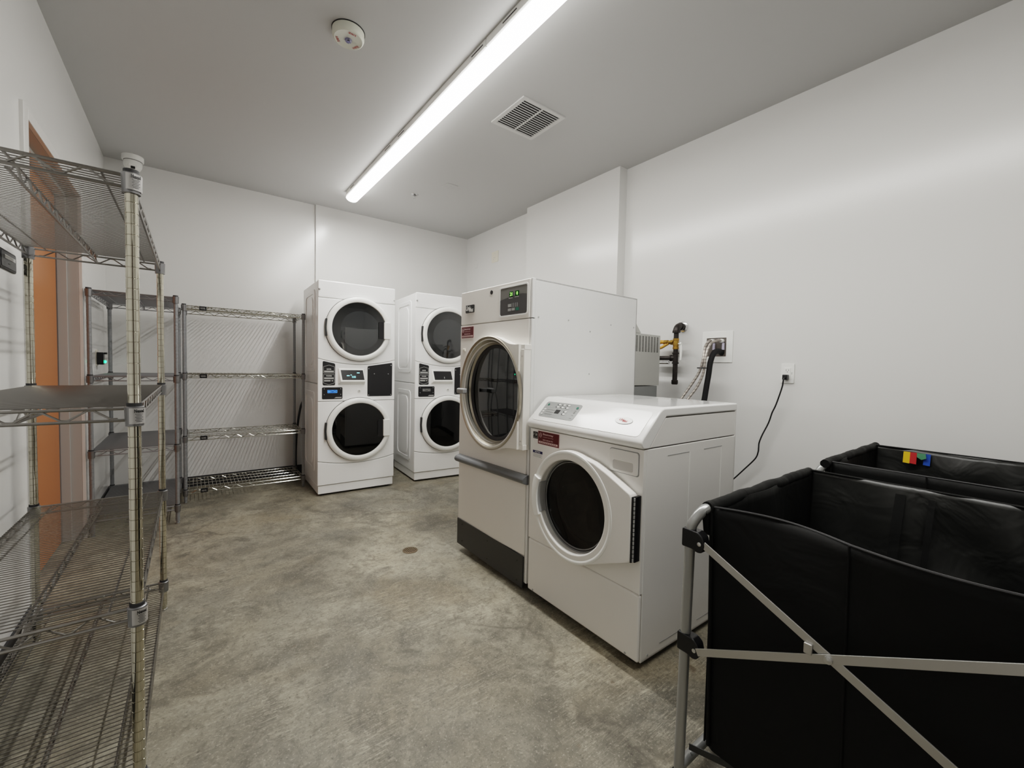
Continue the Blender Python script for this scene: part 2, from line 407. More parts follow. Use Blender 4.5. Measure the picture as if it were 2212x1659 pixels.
# ------------------------------------------------------------------ ceiling fixtures
def strip_light(y0, y1, label):
    t = thing('strip_light', label, 'ceiling light', (1.262, y0, H), 0, 'linear strip lights end to end on the ceiling')
    L = y1 - y0
    MB().prism([(-.058, -.001), (-.058, -.038), (-.047, -.050), (.047, -.050), (.058, -.038), (.058, -.001)], .002, L - .002, 'y').build('channel', 'whiteplastic', t)
    pr = [(-.052, -.046)]
    for i in range(13):
        a = PI + PI * i / 12; pr.append((.056 * math.cos(a), -.052 + .036 * math.sin(a)))
    pr.append((.052, -.046))
    MB().prism(pr, .0, L, 'y', True).build('lens', 'lens', t)
    for c in (.08, L / 2 - .13, L / 2 + .13, L - .2):
        MB().box(-.0595, -.0578, c - .055, c + .055, -.020, -.015).build('mounting_slot', 'ink', t)
    la = bpy.data.lights.new('lamp', 'AREA'); la.shape = 'RECTANGLE'; la.size = .022; la.size_y = L - .02; la.energy = 3.9 * L; la.color = (1., .985, .95)
    lo = bpy.data.objects.new('lamp', la); C.objects.link(lo); lo.parent = t; lo.location = (0, L / 2, -.0905)
    e = MB()
    e.prism([(-.055, -.044), (-.055, -.002), (.055, -.002), (.055, -.044)], L - .002, L + .004, 'y')
    e.build('end_cap', 'whiteplastic', t)
    return t
strip_light(1.868, 4.31, 'long white strip light with glowing lens nearest the back wall')
strip_light(-.58, 1.864, 'glowing strip light continuing overhead towards the near end of the room')

al = thing('fire_alarm_strobe', 'round ivory ceiling fire alarm strobe with red lettering', 'fire alarm', (.640, 2.262, H))
MB().lathe([(0, 0), (.079, 0), (.079, -.004), (.076, -.004)], (0, 0, 0), 'z', 48).build('back_plate', 'ink', al)
MB().lathe([(.076, -.004), (.0755, -.030), (.072, -.039), (.066, -.043), (.062, -.0415), (0, -.0425)], (0, 0, 0), 'z', 48).build('housing', 'alarm', al)
MB().lathe([(.017, -.042), (.017, -.047), (.012, -.054), (.004, -.057), (0, -.057)], (0, 0, 0), 'z', 20).build('strobe_lens', tinted_glass('strobe_glass', (.55, .55, .75)), al)
MB().box(-.006, .006, -.004, .004, -.051, -.043).build('flash_tube', 'steel', al)
MB().box(.058, .0775, -.006, .006, -.018, -.012).build('test_port', 'ink', al)
for a in (2.6, .55, -1.5):
    xd = (-math.sin(a), math.cos(a), 0); yd = (-math.cos(a), -math.sin(a), 0)
    # letters lie on the underside, readable from below
    cx, cy = .050 * math.cos(a), .050 * math.sin(a)
    xd = Vector((math.sin(a), -math.cos(a), 0)); yd = Vector((math.cos(a), math.sin(a), 0))
    text('FIRE', 'redink', al, Vector((cx, cy, -.0437)) - xd * .018 - yd * .005, xd, yd, .036, .012, bold=.02)

v = thing('ceiling_vent', 'square white louvred exhaust grille set in the ceiling', 'air vent', (1.812, 2.272, H))
MB().ring([(-.178, -.178), (.178, -.178), (.178, .178), (-.178, .178)], [(-.15, -.15), (.15, -.15), (.15, .15), (-.15, .15)], -.010, 0, 'z').build('frame', 'ventpaint', v, .002)
MB().box(-.15, .15, -.15, .15, -.0015, -.0005).build('duct_opening', 'ventvoid', v)
s = MB()
for i in range(14):
    y = -.139 + i * .0214
    s.prism([(y + .002, -.0070), (y + .0035, -.0105), (y + .0060, -.0105), (y + .0045, -.0070)], -.15, .15, 'x')
s.build('louvre', 'ventpaint', v); MB().box(-.004, .004, -.15, .15, -.0115, -.004).build('centre_bar', 'ventpaint', v)

c = thing('security_camera', 'white dome security camera on the ceiling above the near shelf post', 'security camera', (-.372, 4.738, H))
MB().lathe([(0, 0), (.070, 0), (.070, -.034), (.066, -.040), (.058, -.040)], (0, 0, 0), 'z', 40).build('mounting_base', 'whiteplastic', c)
MB().lathe([(.060, -.040), (.060, -.043), (.057, -.043)], (0, 0, 0), 'z', 40).build('seam_gap', 'ink', c)
MB().lathe([(.058, -.043), (.060, -.06), (.058, -.082), (.046, -.106), (.026, -.120), (0, -.125)], (0, 0, 0), 'z', 40).build('dome_shell', 'whiteplastic', c)
dv = Vector((.37, -4.73, -1.25)).normalized(); q = dv.to_track_quat('Z', 'Y').to_matrix()
ctr = Vector((0, 0, -.075)); e = MB().lathe([(.036, .030), (.034, .045), (.026, .054), (0, .057)], (0, 0, 0), 'z', 32)
e.v = [tuple(ctr + q @ Vector(p)) for p in e.v]; e.build('eyeball', 'whiteplastic', c)
e = MB().lathe([(.0385, .028), (.0385, .033), (.036, .033)], (0, 0, 0), 'z', 32); e.v = [tuple(ctr + q @ Vector(p)) for p in e.v]; e.build('eyeball_gap', 'ink', c)
e = MB().box(-.014, .014, -.024, -.004, .045, .0605); e.v = [tuple(ctr + q @ Vector(p)) for p in e.v]; e.build('lens_window', 'black', c, .003)

c = thing('fire_sprinkler', 'small chrome fire sprinkler head hanging from the ceiling', 'sprinkler', (1.751, 3.941, H))
MB().lathe([(0, 0), (.036, 0), (.034, -.004), (.018, -.009), (.018, -.003), (0, -.003)], (0, 0, 0), 'z', 28).build('escutcheon', 'steel', c)
MB().lathe([(0, -.003), (.009, -.003), (.009, -.016), (.004, -.018), (.003, -.036), (0, -.036)], (0, 0, 0), 'z', 14).build('nozzle', 'steel', c)
a = MB().tube([(.009, 0, -.014), (.012, 0, -.024), (.003, 0, -.036)], .002, 6).tube([(-.009, 0, -.014), (-.012, 0, -.024), (-.003, 0, -.036)], .002, 6)
a.build('frame_arm', 'steel', c); MB().lathe([(0, -.036), (.014, -.037), (.014, -.039), (0, -.039)], (0, 0, 0), 'z', 16).build('deflector', 'steel', c)

c = thing('junction_cover', 'small square blank cover plate on the ceiling beside the sprinkler', 'cover plate', (1.926, 3.560, H))
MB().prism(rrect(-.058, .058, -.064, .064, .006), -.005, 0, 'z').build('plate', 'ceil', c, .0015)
for x, y in ((-.03, 0), (.03, 0), (0, .03), (0, -.03)): MB().lathe([(0, -.0075), (.003, -.0075), (.003, -.006)], (x, y, 0), 'z', 8).build('screw', 'greyink', c)

# ------------------------------------------------------------------ wall plates
def on_right(name, label, cat, y, z, group=None):    # local: x -> towards -Y (right in view), z up, y -> into wall (+X)
    return thing(name, label, cat, (XR, y, z), -PI / 2, group)
o = on_right('wall_outlet', 'white duplex outlet on the right wall with a black plug in it', 'electrical outlet', 1.041, 1.175)
MB().prism(rrect(-.036, .036, -.059, .059, .004), -.006, 0, 'y').build('cover_plate', 'whiteplastic', o, .0015)
MB().prism(rrect(-.017, .017, -.034, .034, .002), -.009, -.005, 'y').build('receptacle_face', 'whiteplastic', o, .0008)
s = MB()
for zc in (.020,):
    s.box(-.008, -.006, -.0095, -.0085, zc - .005, zc + .005).box(.006, .008, -.0095, -.0085, zc - .004, zc + .004).box(-.002, .002, -.0095, -.0085, zc - .013, zc - .009)
s.box(.022, .026, -.0065, -.0058, -.004, -.001).box(.022, .026, -.0065, -.0058, .003, .006)
s.build('socket_slot', 'ink', o)


o = on_right('painted_blank_plate', 'small blank plate painted over on the right wall in the far corner', 'cover plate', 4.632, 2.49)
MB().prism(rrect(-.034, .034, -.058, .058, .004), -.005, .006, 'y').build('plate', 'wall', o, .0015)
MB().box(-.003, .003, -.0058, -.0048, .035, .040).build('screw', 'greyink', o)
o = on_right('ivory_wall_outlet', 'ivory wall plate high on the right wall near the far corner', 'wall plate', 4.211, 2.493)
MB().prism(rrect(-.066, .066, -.063, .063, .004), -.008, 0, 'y').build('cover_plate', 'ivory', o, .002)
for bx in ((-.030, -.020, -.030, -.026), (-.010, .012, -.012, -.009), (.0, .008, .036, .040), (-.03, -.018, -.010, -.006)):
    MB().box(bx[0], bx[1], -.0090, -.0078, bx[2], bx[3]).build('slot', 'greyink', o)

# left wall: dark plate and the outlet with the green lamp (local x -> +Y, y -> into wall (-X))
def on_left(name, label, cat, y, z): return thing(name, label, cat, (XL, y, z), PI / 2)
o = on_left('wall_control_plate', 'dark grey wall control plate with white label strip behind the near shelf', 'control plate', 2.492, 1.546)
MB().prism(rrect(-.092, .092, -.037, .037, .012), -.006, 0, 'y').build('rim', 'ink', o, .002)
MB().prism(rrect(-.082, .082, -.029, .029, .007), -.008, -.005, 'y').build('face', 'ctl1', o, .001)
MB().box(-.05, .068, -.0092, -.0078, .004, .018).build('label_strip', 'whiteink', o)
MB().box(-.012, .006, -.0090, -.0078, -.014, -.011).build('button', 'ink', o)
o = on_left('night_light_outlet', 'outlet with a black plug-in adapter glowing green on the left wall', 'electrical outlet', 4.40, 1.185)
MB().prism(rrect(-.036, .036, -.059, .059, .004), -.006, 0, 'y').build('cover_plate', 'ivory', o, .0015)
MB().prism([(-.045, -.040), (-.045, .040), (.022, .040), (.022, -.040), (.010, -.052), (-.035, -.052)], -.044, -.0065, 'y').build('adapter', 'black', o, .004)
MB().box(-.030, .010, -.0605, -.044, .026, .040).build('latch', 'black', o, .002)
MB().lathe([(.011, -.046), (.0105, -.050), (.006, -.054), (0, -.055)], (.004, 0, -.030), 'y', 18).build('indicator_lamp', 'led', o)

# ------------------------------------------------------------------ washer supply box, hoses, gas pipe
o = on_right('washer_outlet_box', 'white recessed washing machine outlet box in the right wall', 'outlet box', 1.482, 1.348)
hole = rrect(-.076, .062, -.066, .062, .003)
MB().ring(rrect(-.107, .106, -.107, .107, .004), hole, -.006, 0, 'y').build('frame', 'whiteplastic', o, .0015)
b = MB()
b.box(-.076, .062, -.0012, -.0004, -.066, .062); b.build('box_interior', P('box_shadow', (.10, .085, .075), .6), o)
for x in (-.030, .034):
    va = MB().lathe([(0, -.030), (.011, -.030), (.014, -.024), (.014, -.0015), (0, -.0015)], (x, 0, .040), 'y', 16); va.build('valve', 'whiteplastic', o)
    MB().lathe([(0, .0), (.008, .0), (.009, -.045), (0, -.045)], (x + .012, -.014, .025), 'z', 14).build('arrestor', P('arrestor_lilac', (.55, .52, .66), .4), o)

def hose(name, label, pts, r, mat, group=None, n=12):
    # Catmull-Rom through the points
    p = [Vector(q) for q in pts]; out = []
    for i in range(len(p) - 1):
        a, b_, c_, d_ = p[max(i - 1, 0)], p[i], p[i + 1], p[min(i + 2, len(p) - 1)]
        for k in range(6):
            t = k / 6; out.append(.5 * ((2 * b_) + (c_ - a) * t + (2 * a - 5 * b_ + 4 * c_ - d_) * t * t + (3 * b_ - a - 3 * c_ + d_) * t ** 3))
    out.append(p[-1])
    return tag(MB().tube(out, r, n).build(name, mat), label, 'hose', group)
pc = hose('power_cord', 'black power cord hanging from the outlet down behind the front-load washer', [(XR - .03, 1.044, 1.152)] + [(2.856,1.044,1.142),(2.856,1.0495,1.097),(2.856,1.063,1.042),(2.856,1.082,.976),(2.856,1.10,.929),(2.856,1.117,.866),(2.856,1.15,.786),(2.856,1.166,.735),(2.856,1.168,.703),(2.856,1.170,.673),(2.856,1.186,.628),(2.856,1.25,.547),(2.856,1.313,.471)] + [(XR - .09, 1.37, .40), (XR - .15, 1.45, .33)], .0045, 'black', None, 8)
pc['category'] = 'power cord'
MB().box(XR - .040, XR - .0095, 1.030, 1.058, 1.136, 1.168).build('plug', 'black', pc, .004)
hose('supply_hose', 'braided steel water hose from the left valve of the outlet box', [(XR - .034, 1.512, 1.388), (XR - .06, 1.512, 1.386), (XR - .115, 1.508, 1.345), (XR - .15, 1.500, 1.26), (XR - .16, 1.520, 1.17), (XR - .20, 1.560, 1.07), (XR - .26, 1.600, .96), (XR - .33, 1.61, .82)], .0085, 'braid', 'braided water hoses')
hose('supply_hose', 'braided steel water hose from the right valve of the outlet box', [(XR - .034, 1.448, 1.388), (XR - .06, 1.450, 1.390), (XR - .115, 1.475, 1.36), (XR - .155, 1.482, 1.27), (XR - .165, 1.487, 1.17), (XR - .19, 1.515, 1.07), (XR - .25, 1.560, .96), (XR - .33, 1.57, .82)], .0085, 'braid', 'braided water hoses')
hose('drain_hose', 'thick black drain hose curving out of the washer outlet box', [(XR + .004, 1.452, 1.306), (XR - .04, 1.452, 1.318), (XR - .085, 1.462, 1.302), (XR - .115, 1.468, 1.24), (XR - .128, 1.470, 1.16), (XR - .138, 1.478, 1.06), (XR - .155, 1.484, .95), (XR - .20, 1.49, .80)], .0185, 'void')
tag(MB().lathe([(.0285, -.004), (.030, 0), (.0285, .004)], (XR - .160, 1.503, 1.200), 'z', 20, closed=False).build('cable_tie', 'ink'), 'black cable tie around the two braided hoses', 'cable tie')

g = thing('gas_pipe', 'black iron gas pipe with brass shut-off valve coming out of the right wall', 'gas pipe', (XR - .09, 1.743, 1.0))
# local frame: world axes, origin at pipe axis, z from 1.0
MB().lathe([(.038, .093), (.037, .083), (.024, .076), (0, .076)], (0, 0, .503), 'x', 28).build('wall_flange', 'steel', g)
e = MB()
pts = [(.076, 0, .503), (.042, 0, .503)] + [(.042 - .042 * math.sin(a), 0, .461 + .042 * math.cos(a)) for a in [PI / 2 * i / 6 for i in range(1, 7)]]
e.tube(pts, .025, 14); e.lathe([(.028, -.008), (.028, .008)], (0, 0, .461), 'z', 16); e.lathe([(.029, -.006), (.029, .006)], (.05, 0, .503), 'x', 16)
e.build('elbow', 'iron', g)
MB().tube([(0, 0, .455), (0, 0, .40)], .0175, 14).build('riser', 'iron', g)
MB().tube([(0, 0, .345), (0, 0, .30)], .0175, 14).build('pipe_nipple', 'iron', g)
MB().lathe([(.018, .412), (.022, .412), (.022, .396), (.019, .394), (.023, .372), (.019, .352), (.022, .350), (.022, .334), (.018, .334)], (0, 0, 0), 'z', 8).build('ball_valve', 'brass', g)
hd = MB().lathe([(0, -.045), (.011, -.045), (.013, -.036), (.006, -.034), (.006, -.018)], (0, 0, .373), 'y', 12)
hd.tube([(0, -.040, .373), (-.004, -.044, .35), (-.006, -.046, .29), (-.006, -.044, .255)], [.004, .007, .0085, .007], 8)
hd.build('lever_handle', 'whiteplastic', g)
t_ = MB().lathe([(.0, .310), (.024, .310), (.024, .300), (.020, .298), (.020, .240), (.024, .238), (.024, .228), (0, .228)], (0, 0, 0), 'z', 18)
t_.lathe([(.0, .0), (.020, 0), (.020, .03), (.024, .03), (.024, .04), (0, .04)], (0, 0, .270), 'y', 18)
t_.build('tee_fitting', 'iron', g)
MB().tube([(0, .04, .270), (0, .20, .270)], .0165, 12).build('branch_pipe', 'iron', g)
MB().tube([(0, .05, .236), (0, .14, .236)], .012, 10).build('union_nut', 'steel', g)
MB().lathe([(0, .228), (.0175, .228), (.0175, .112), (.023, .108), (.023, .085), (.019, .077), (0, .077)], (0, 0, 0), 'z', 18).build('drip_leg', 'iron', g)
MB().lathe([(.012, 0), (.020, .0), (.020, .022), (.014, .024), (.014, .045), (.021, .047), (.021, .075), (.012, .075)], (0, .018, .385), 'y', 6).build('brass_fitting', 'brass', g)
MB().tube([(0, .085, .385), (0, .12, .392), (-.02, .17, .37), (-.06, .20, .30)], .015, 10).tube([(0, .06, .38), (-.02, .10, .35), (-.06, .17, .32)], .011, 10).build('flexible_connector', 'yellow', g)

hose('washer_drain_hose', 'black hose arching on the back wall behind the left stacked washer dryer', [(1.0, 4.866, .80), (.945, 4.85, .79), (.915, 4.845, .74), (.893, 4.84, .64), (.878, 4.84, .52), (.868, 4.84, .40), (.862, 4.84, .25), (.862, 4.835, .12), (.875, 4.82, .02), (.94, 4.80, .011)], .011, 'rubber')

# floor drain
dr = thing('floor_drain', 'round bronze floor drain grate in the concrete floor', 'floor drain', (1.101, 2.485, 0))
MB().lathe([(.047, .0), (.047, .003), (.041, .004), (.041, .001)], (0, 0, 0), 'z', 40, closed=False).build('rim', 'bronze', dr)
MB().lathe([(0, .0012), (.041, .0012), (.041, 0)], (0, 0, 0), 'z', 32).build('sump', 'void', dr)
gr = MB()
for i in range(-3, 4):
    a = i * .0115; h_ = math.sqrt(max(.0405 ** 2 - a * a, 0))
    gr.box(a - .0028, a + .0028, -h_, h_, .0012, .0038).box(-h_, h_, a - .0028, a + .0028, .0012, .0036)
gr.build('grate', 'bronze', dr)

# ------------------------------------------------------------------ wire shelving
PITCH_IN = .0254
def post_mesh(h, mat):
    m = MB(); r = .0127; prof = [(0, .0), (.010, .0), (.010, .022), (r, .024)]
    z = .05
    while z < h - .02:
        prof += [(r, z - .0012), (r - .0013, z - .0006), (r - .0013, z + .0006), (r, z + .0012)]; z += PITCH_IN
    prof += [(r, h - .004), (r - .002, h), (0, h)]
    m.lathe(prof, (0, 0, 0), 'z', 16); return m
def deck_mesh(L, D, pitch, wr, inner, zp=.092):
    """L along local x (long side), D along local y; short wires run along y. Top surface at z=0."""
    m = MB(); rr = .0038
    x0, x1, y0, y1 = -L / 2, L / 2, -D / 2, D / 2; g = .016
    zt, zb = -.006, -.034
    for y in (y0, y1):
        m.tube([(x0 + g, y, zt), (x1 - g, y, zt)], rr, 6); m.tube([(x0 + g, y, zb), (x1 - g, y, zb)], rr, 6)
    for x in (x0, x1):
        m.tube([(x, y0 + g, zt), (x, y1 - g, zt)], rr, 6); m.tube([(x, y0 + g, zb), (x, y1 - g, zb)], rr, 6)
    def zig(a, b, fixed, along):
        n = max(2, round((b - a - .04) / zp)); s = (b - a - .04) / n; pts = []
        for i in range(n + 1):
            u = a + .02 + i * s
            for du, z in ((-.006, zb + .004), (.006, zb + .004)) if i < n + 1 else ():
                pts.append((u + du, z))
            if i < n:
                pts += [(u + s / 2 - .006, zt - .003), (u + s / 2 + .006, zt - .003)]
        m.tube([(u, fixed, z) if along == 'x' else (fixed, u, z) for u, z in pts], .0026, 5)
    for y in (y0, y1): zig(x0 + g, x1 - g, y, 'x')
    for x in (x0, x1): zig(y0 + g, y1 - g, x, 'y')
    if inner == 'truss':
        m.tube([(x0 + .004, 0, zt - .001), (x1 - .004, 0, zt - .001)], rr * .85, 6); m.tube([(x0 + .03, 0, zb), (x1 - .03, 0, zb)], rr, 6)
        zig(x0 + .03, x1 - .03, 0, 'x')
        for y in (y0 * .74, y1 * .74): m.tube([(x0 + .002, y, zt - .001), (x1 - .002, y, zt - .001)], .0026, 6)
    else:
        for y in (y0 * .5, 0, y1 * .5): m.tube([(x0 + .002, y, zt - .001), (x1 - .002, y, zt - .001)], .0028, 6)
    n = int((L - .05) / pitch); s = (L - .05) / n
    for i in range(n + 1):
        x = x0 + .025 + i * s; m.tube([(x, y0 - .001, -.0015), (x, y1 + .001, -.0015)], wr, 5, False)
    return m
def collar_mesh(slv=True):
    m = MB(); m.lathe([(.0128, -.048), (.0175, -.048), (.0192, -.002), (.0165, .0), (.0128, .0)], (0, 0, 0), 'z', 20); return m
def shelf_unit(label, loc, rz, L, D, hz, h, pm, wm, pitch, inner, wr=.0017, labels=False, tagside=None, tagpos=None):
    u = thing('wire_shelving_unit', label, 'shelving unit', loc, rz)
    corners = [(sx * L / 2, sy * D / 2) for sx in (-1, 1) for sy in (-1, 1)]
    first = None
    for cx, cy in corners:
        if first is None: p = first = post_mesh(h, pm).build('post', pm, u)
        else: p = first.copy(); C.objects.link(p)
        p.location = (cx, cy, 0); p.parent = u
        cp = MB().lathe([(.0128, -.003), (.0134, .002), (.010, .005), (0, .006)], (0, 0, h), 'z', 16).build('end_cap', 'rubber', p)
        ft = MB().lathe([(0, 0), (.013, .0), (.013, .006), (.006, .008), (.006, .022)], (0, 0, 0), 'z', 14).build('levelling_foot', 'steel', p)
    dk0 = None; cm = None
    for z in hz:
        if dk0 is None: dk = dk0 = deck_mesh(L, D, pitch, wr, inner).build('shelf', wm, u)
        else: dk = dk0.copy(); C.objects.link(dk); dk.parent = u
        dk.location = (0, 0, z)
        for k, (cx, cy) in enumerate(corners):
            if cm is None: co = collar_mesh().build('collar', 'collar', dk); cm = co
            else: co = cm.copy(); C.objects.link(co); co.parent = dk
            co.location = (cx, cy, 0)
            sl = MB().lathe([(.0129, .0), (.0150, .0), (.0150, .008), (.0129, .008)], (cx, cy, 0), 'z', 16).build('split_sleeve', 'rubber', dk)
        if tagpos:
            for (a, b, side) in tagpos:
                tg = MB()
                tg.box(a, b, side * D / 2 - .006, side * D / 2 + .010, -.037, -.002)
                tg.build('maker_tag', 'black', dk, .002)
                yy = side * (D / 2 + .0104); xd = (1, 0, 0) if side < 0 else (-1, 0, 0)
                text('NEXEL', 'greyink', dk, (a + .008 if side < 0 else b - .008, yy, -.026), xd, (0, 0, 1), b - a - .016, .013)
    return u, dk0

HZ = [1.627, 1.066, .572, .136]
# near unit: long side runs along Y
U1c = (-.3135, 1.951, 0)
u1, _ = shelf_unit('tall nickel wire shelving unit close on the left in front of the orange door', U1c, PI / 2, 1.162, .405, [1.618, 1.064, .570, .138], 1.6205, 'postU1', 'chromeU1', .0178, 'truss', .0016,
    tagpos=[(-.555, -.475, -1)])
for dk in [o_ for o_ in u1.children if o_.name.startswith('shelf')]:
    # collar sticker on the nearest post: local corner (-L/2, -D/2) = world (x+.2, y-.58)
    lb = MB(); cx, cy = -.581, -.2025
    lb.lathe([(.0198, -.042), (.0202, -.004)], (cx, cy, 0), 'z', 28, a0=math.radians(-205), a1=math.radians(-75), closed=False)
    lb.build('collar_sticker', 'silverlabel', dk)
    # lettering wrapped flat: face towards local (-x,-y) direction... tangent plane facing the room's near end
    a = math.radians(-152); nrm = Vector((math.cos(a), math.sin(a), 0)); xd = Vector((-math.sin(a), math.cos(a), 0))
    base = Vector((cx, cy, 0)) + nrm * .0212
    text('Nexel', 'ink', dk, base - xd * .0095 + Vector((0, 0, -.0150)), xd, (0, 0, 1), .019, .0085, bold=.04)
    fl = MB()
    for k in range(6):
        w_ = .016 if k % 2 == 0 else .012; z = -.019 - k * .0036
        p0 = base - xd * (w_ / 2); p1 = base + xd * (w_ / 2)
        fl.add([tuple(p0 + Vector((0, 0, z))), tuple(p1 + Vector((0, 0, z))), tuple(p1 + Vector((0, 0, z + .0011))), tuple(p0 + Vector((0, 0, z + .0011)))], [(0, 1, 2, 3)])
    fl.build('fine_print', 'ink', dk)

# second unit along the left wall
shelf_unit('grey wire shelving unit along the left wall in the far left corner', (-.3055, 4.285, 0), PI / 2, .880, .440, HZ, 1.630, 'zinc', 'zincwire', .0178, 'truss', .0022)
# third unit against the back wall
shelf_unit('chrome wire shelving unit with black tags against the back wall beside the stacked washer dryer', (.398, 4.582, 0), 0, .886, .435, [1.630, 1.070, .552, .108], 1.633, 'zinc', 'chrome', .0262, 'rods', .0020,
    tagpos=[(-.343, -.293, -1)])

# ------------------------------------------------------------------ stacked washer dryers
def stacked(label, loc, rz, lit):
    w, d, h = .686, .695, 1.903
    t = thing('stacked_washer_dryer', label, 'washer dryer', loc, rz)
    cb = MB(); cb.box(.002, w - .002, .019, d, .094, .994).box(.002, w - .002, .019, d, .997, h - .002)
    cb.build('cabinet', 'white', t, .008)
    for x0, x1, s in ((-.004, .003, 0), (w - .003, w + .004, 1)):
        for k, (z0, z1, zz0, zz1) in enumerate(((.19, .92, .25, .86), (1.10, 1.84, 1.16, 1.78))):
            e = MB(); e.ring(rrect(.13, .58, z0, z1, .05), rrect(.17, .54, z0 + .04, z1 - .04, .05), x0, x1, 'x')
            e.prism(rpoly([(.215, zz0 + .05), (.255, zz0), (.425, zz0), (.465, zz0 + .05), (.465, zz1 - .05), (.425, zz1), (.255, zz1), (.215, zz1 - .05)], .03), x0, x1, 'x')
            e.build('side_embossing', 'white', t, .0035)
    MB().box(.006, w - .006, .010, d - .01, .018, .091).build('plinth', 'white', t, .004)
    for x in (.05, w - .05):
        for y in (.06, d - .06):
            MB().lathe([(0, 0), (.018, 0), (.018, .008), (.008, .010), (.008, .02)], (x, y, 0), 'z', 14).build('foot', 'rubber', t)
    MB().box(.0, w, 0, .022, 1.7515, h).build('top_panel', 'white', t, .010, 3)
    def arc(za, zm, n=14, rev=False):
        p = [(w * i / n, za - (za - zm) * (1 - ((2 * i / n) - 1) ** 2)) for i in range(n + 1)]
        return p[::-1] if rev else p
    MB().prism([(0, 1.7485), (w, 1.7485)][::-1] + arc(1.223, 1.174), 0, .022).build('dryer_front_panel', 'white', t, .006)
    MB().prism(arc(1.2195, 1.1705, rev=True) + [(0, .8425), (w, .8425)], -.001, .022).build('control_panel', 'white', t, .006)
    MB().prism([(w, .8385), (0, .8385)] + arc(.314, .271), 0, .022).build('washer_front_panel', 'white', t, .006)
    MB().prism(arc(.310, .267, rev=True) + [(0, .096), (w, .096)], 0, .022).build('service_panel', 'white', t, .006)
    MB().lathe([(0, -.012), (.006, -.011), (.009, -.004), (.009, 0)], (.012, 0, 1.822), 'y', 12).build('side_clip', 'greyink', t)
    MB().lathe([(0, -.004), (.006, -.004), (.006, 0)], (w - .012, 0, 1.79), 'y', 12).build('bumper', 'greyink', t)
    # doors
    for nm, cx, cz, glass, inner, inner2 in (('dryer_door', .349, 1.494, 'glassgry', 'drygrey', 'drygrey2'), ('washer_door', .353, .581, 'glassblk', 'black', 'blacksheet')):
        dr_ = MB().lathe([(.289, -.001), (.289, -.024), (.283, -.034), (.270, -.040), (.252, -.041), (.243, -.037), (.240, -.028), (.240, -.004)], (cx, 0, cz), 'y', 96, closed=False).build(nm, 'whiteplastic', t)
        MB().lathe([(.286, -.003), (.2925, -.003), (.2925, .001), (.286, .001)], (cx, 0, cz), 'y', 96, closed=False).build('door_gap', 'ink', dr_)
        MB().lathe([(.2405, -.006), (0, -.006)], (cx, 0, cz), 'y', 64).build('inner_liner', inner, dr_)
        MB().lathe([(.175, -.007), (.175, -.014), (.165, -.016), (0, -.012)], (cx + .01, 0, cz - .01), 'y', 64, closed=False).build('inner_bowl', inner2, dr_)
        MB().lathe([(.2405, -.028), (.2, -.030), (.1, -.033), (0, -.034)], (cx, 0, cz), 'y', 64).build('window_glass', glass, dr_)
        MB().prism(rrect(.566, .628, cz - .078, cz + .078, .006), -.050, -.020).build('door_handle', 'whiteplastic', dr_, .005)
        MB().prism(rrect(.518, .567, cz - .080, cz + .080, .010), -.0375, -.029).build('handle_recess', 'black', dr_)
        MB().prism([(.058, cz - .076), (.071, cz - .076), (.066, cz), (.071, cz + .076), (.058, cz + .076), (.054, cz)], -.032, -.002).build('door_hinge', 'ink', dr_, .002)
    # label plate with dryer / washer lettering
    lp = MB().prism(rpoly([(.039, .984), (.143, .984), (.143, 1.178), (.039, 1.200)], .014), -.0035, 0).build('instruction_plate', 'blacksheet', t, .001)
    ln = MB()
    def stroke(p, q, wd=.0013, y=-.0042):
        a = Vector((q[0] - p[0], q[1] - p[1])); nn = Vector((-a.y, a.x)).normalized() * wd
        ln.add([(p[0] - nn.x, y, p[1] - nn.y), (q[0] - nn.x, y, q[1] - nn.y), (q[0] + nn.x, y, q[1] + nn.y), (p[0] + nn.x, y, p[1] + nn.y)], [(0, 1, 2, 3)])
    for pl in ([(.046, 1.092), (.046, 1.150), (.091, 1.163), (.136, 1.150), (.136, 1.092), (.046, 1.092)], [(.046, 1.080), (.136, 1.080), (.136, 1.005), (.091, .990), (.046, 1.005), (.046, 1.080)]):
        for a, b in zip(pl, pl[1:]): stroke(a, b)
    ln.build('plate_outline', 'greyink', lp)
    bt = MB()
    for x0, x1, z0, z1 in ((.052, .130, 1.100, 1.114), (.052, .130, 1.040, 1.054), (.052, .104, 1.019, 1.031)): bt.box(x0, x1, -.0046, -.0034, z0, z1)
    bt.lathe([(0, -.0046), (.006, -.0046), (.006, -.0034)], (.119, 0, 1.025), 'y', 12)
    bt.build('key_strip', 'greyink', lp)
    ftext('DRYER', 'whiteink', lp, .072, 1.122, .038, .010, -.0045, bold=.02)
    ftext('WASHER', 'whiteink', lp, .067, 1.063, .048, .010, -.0045, bold=.02)
    # maker plate
    mp = MB().prism(rrect(.034, .206, .862, .967, .010), -.004, 0).build('maker_plate', 'blacksheet', t, .001)
    sc = MB()
    for x in (.052, .190):
        for z in (.903, .953): sc.lathe([(0, -.0055), (.0035, -.0055), (.0035, -.004)], (x, 0, z), 'y', 8)
    sc.build('plate_screw', 'nickelscrew', mp)
    ol = MB().ring([(.080, .917), (.160, .917), (.160, .942), (.080, .942)], [(.0818, .9188), (.1582, .9188), (.1582, .9402), (.0818, .9402)], -.0056, -.004)
    ol.build('logo_box', 'lcdblue' if lit else 'greyink', mp)
    if lit: MB().box(.0818, .1582, -.0045, -.0040, .9188, .9402).build('logo_backlight', 'lcdbluedim', mp)
    ftext('MAYTAG', 'lcdblue' if lit else 'greyink', mp, .085, .9225, .070, .014, -.0050, bold=.015)
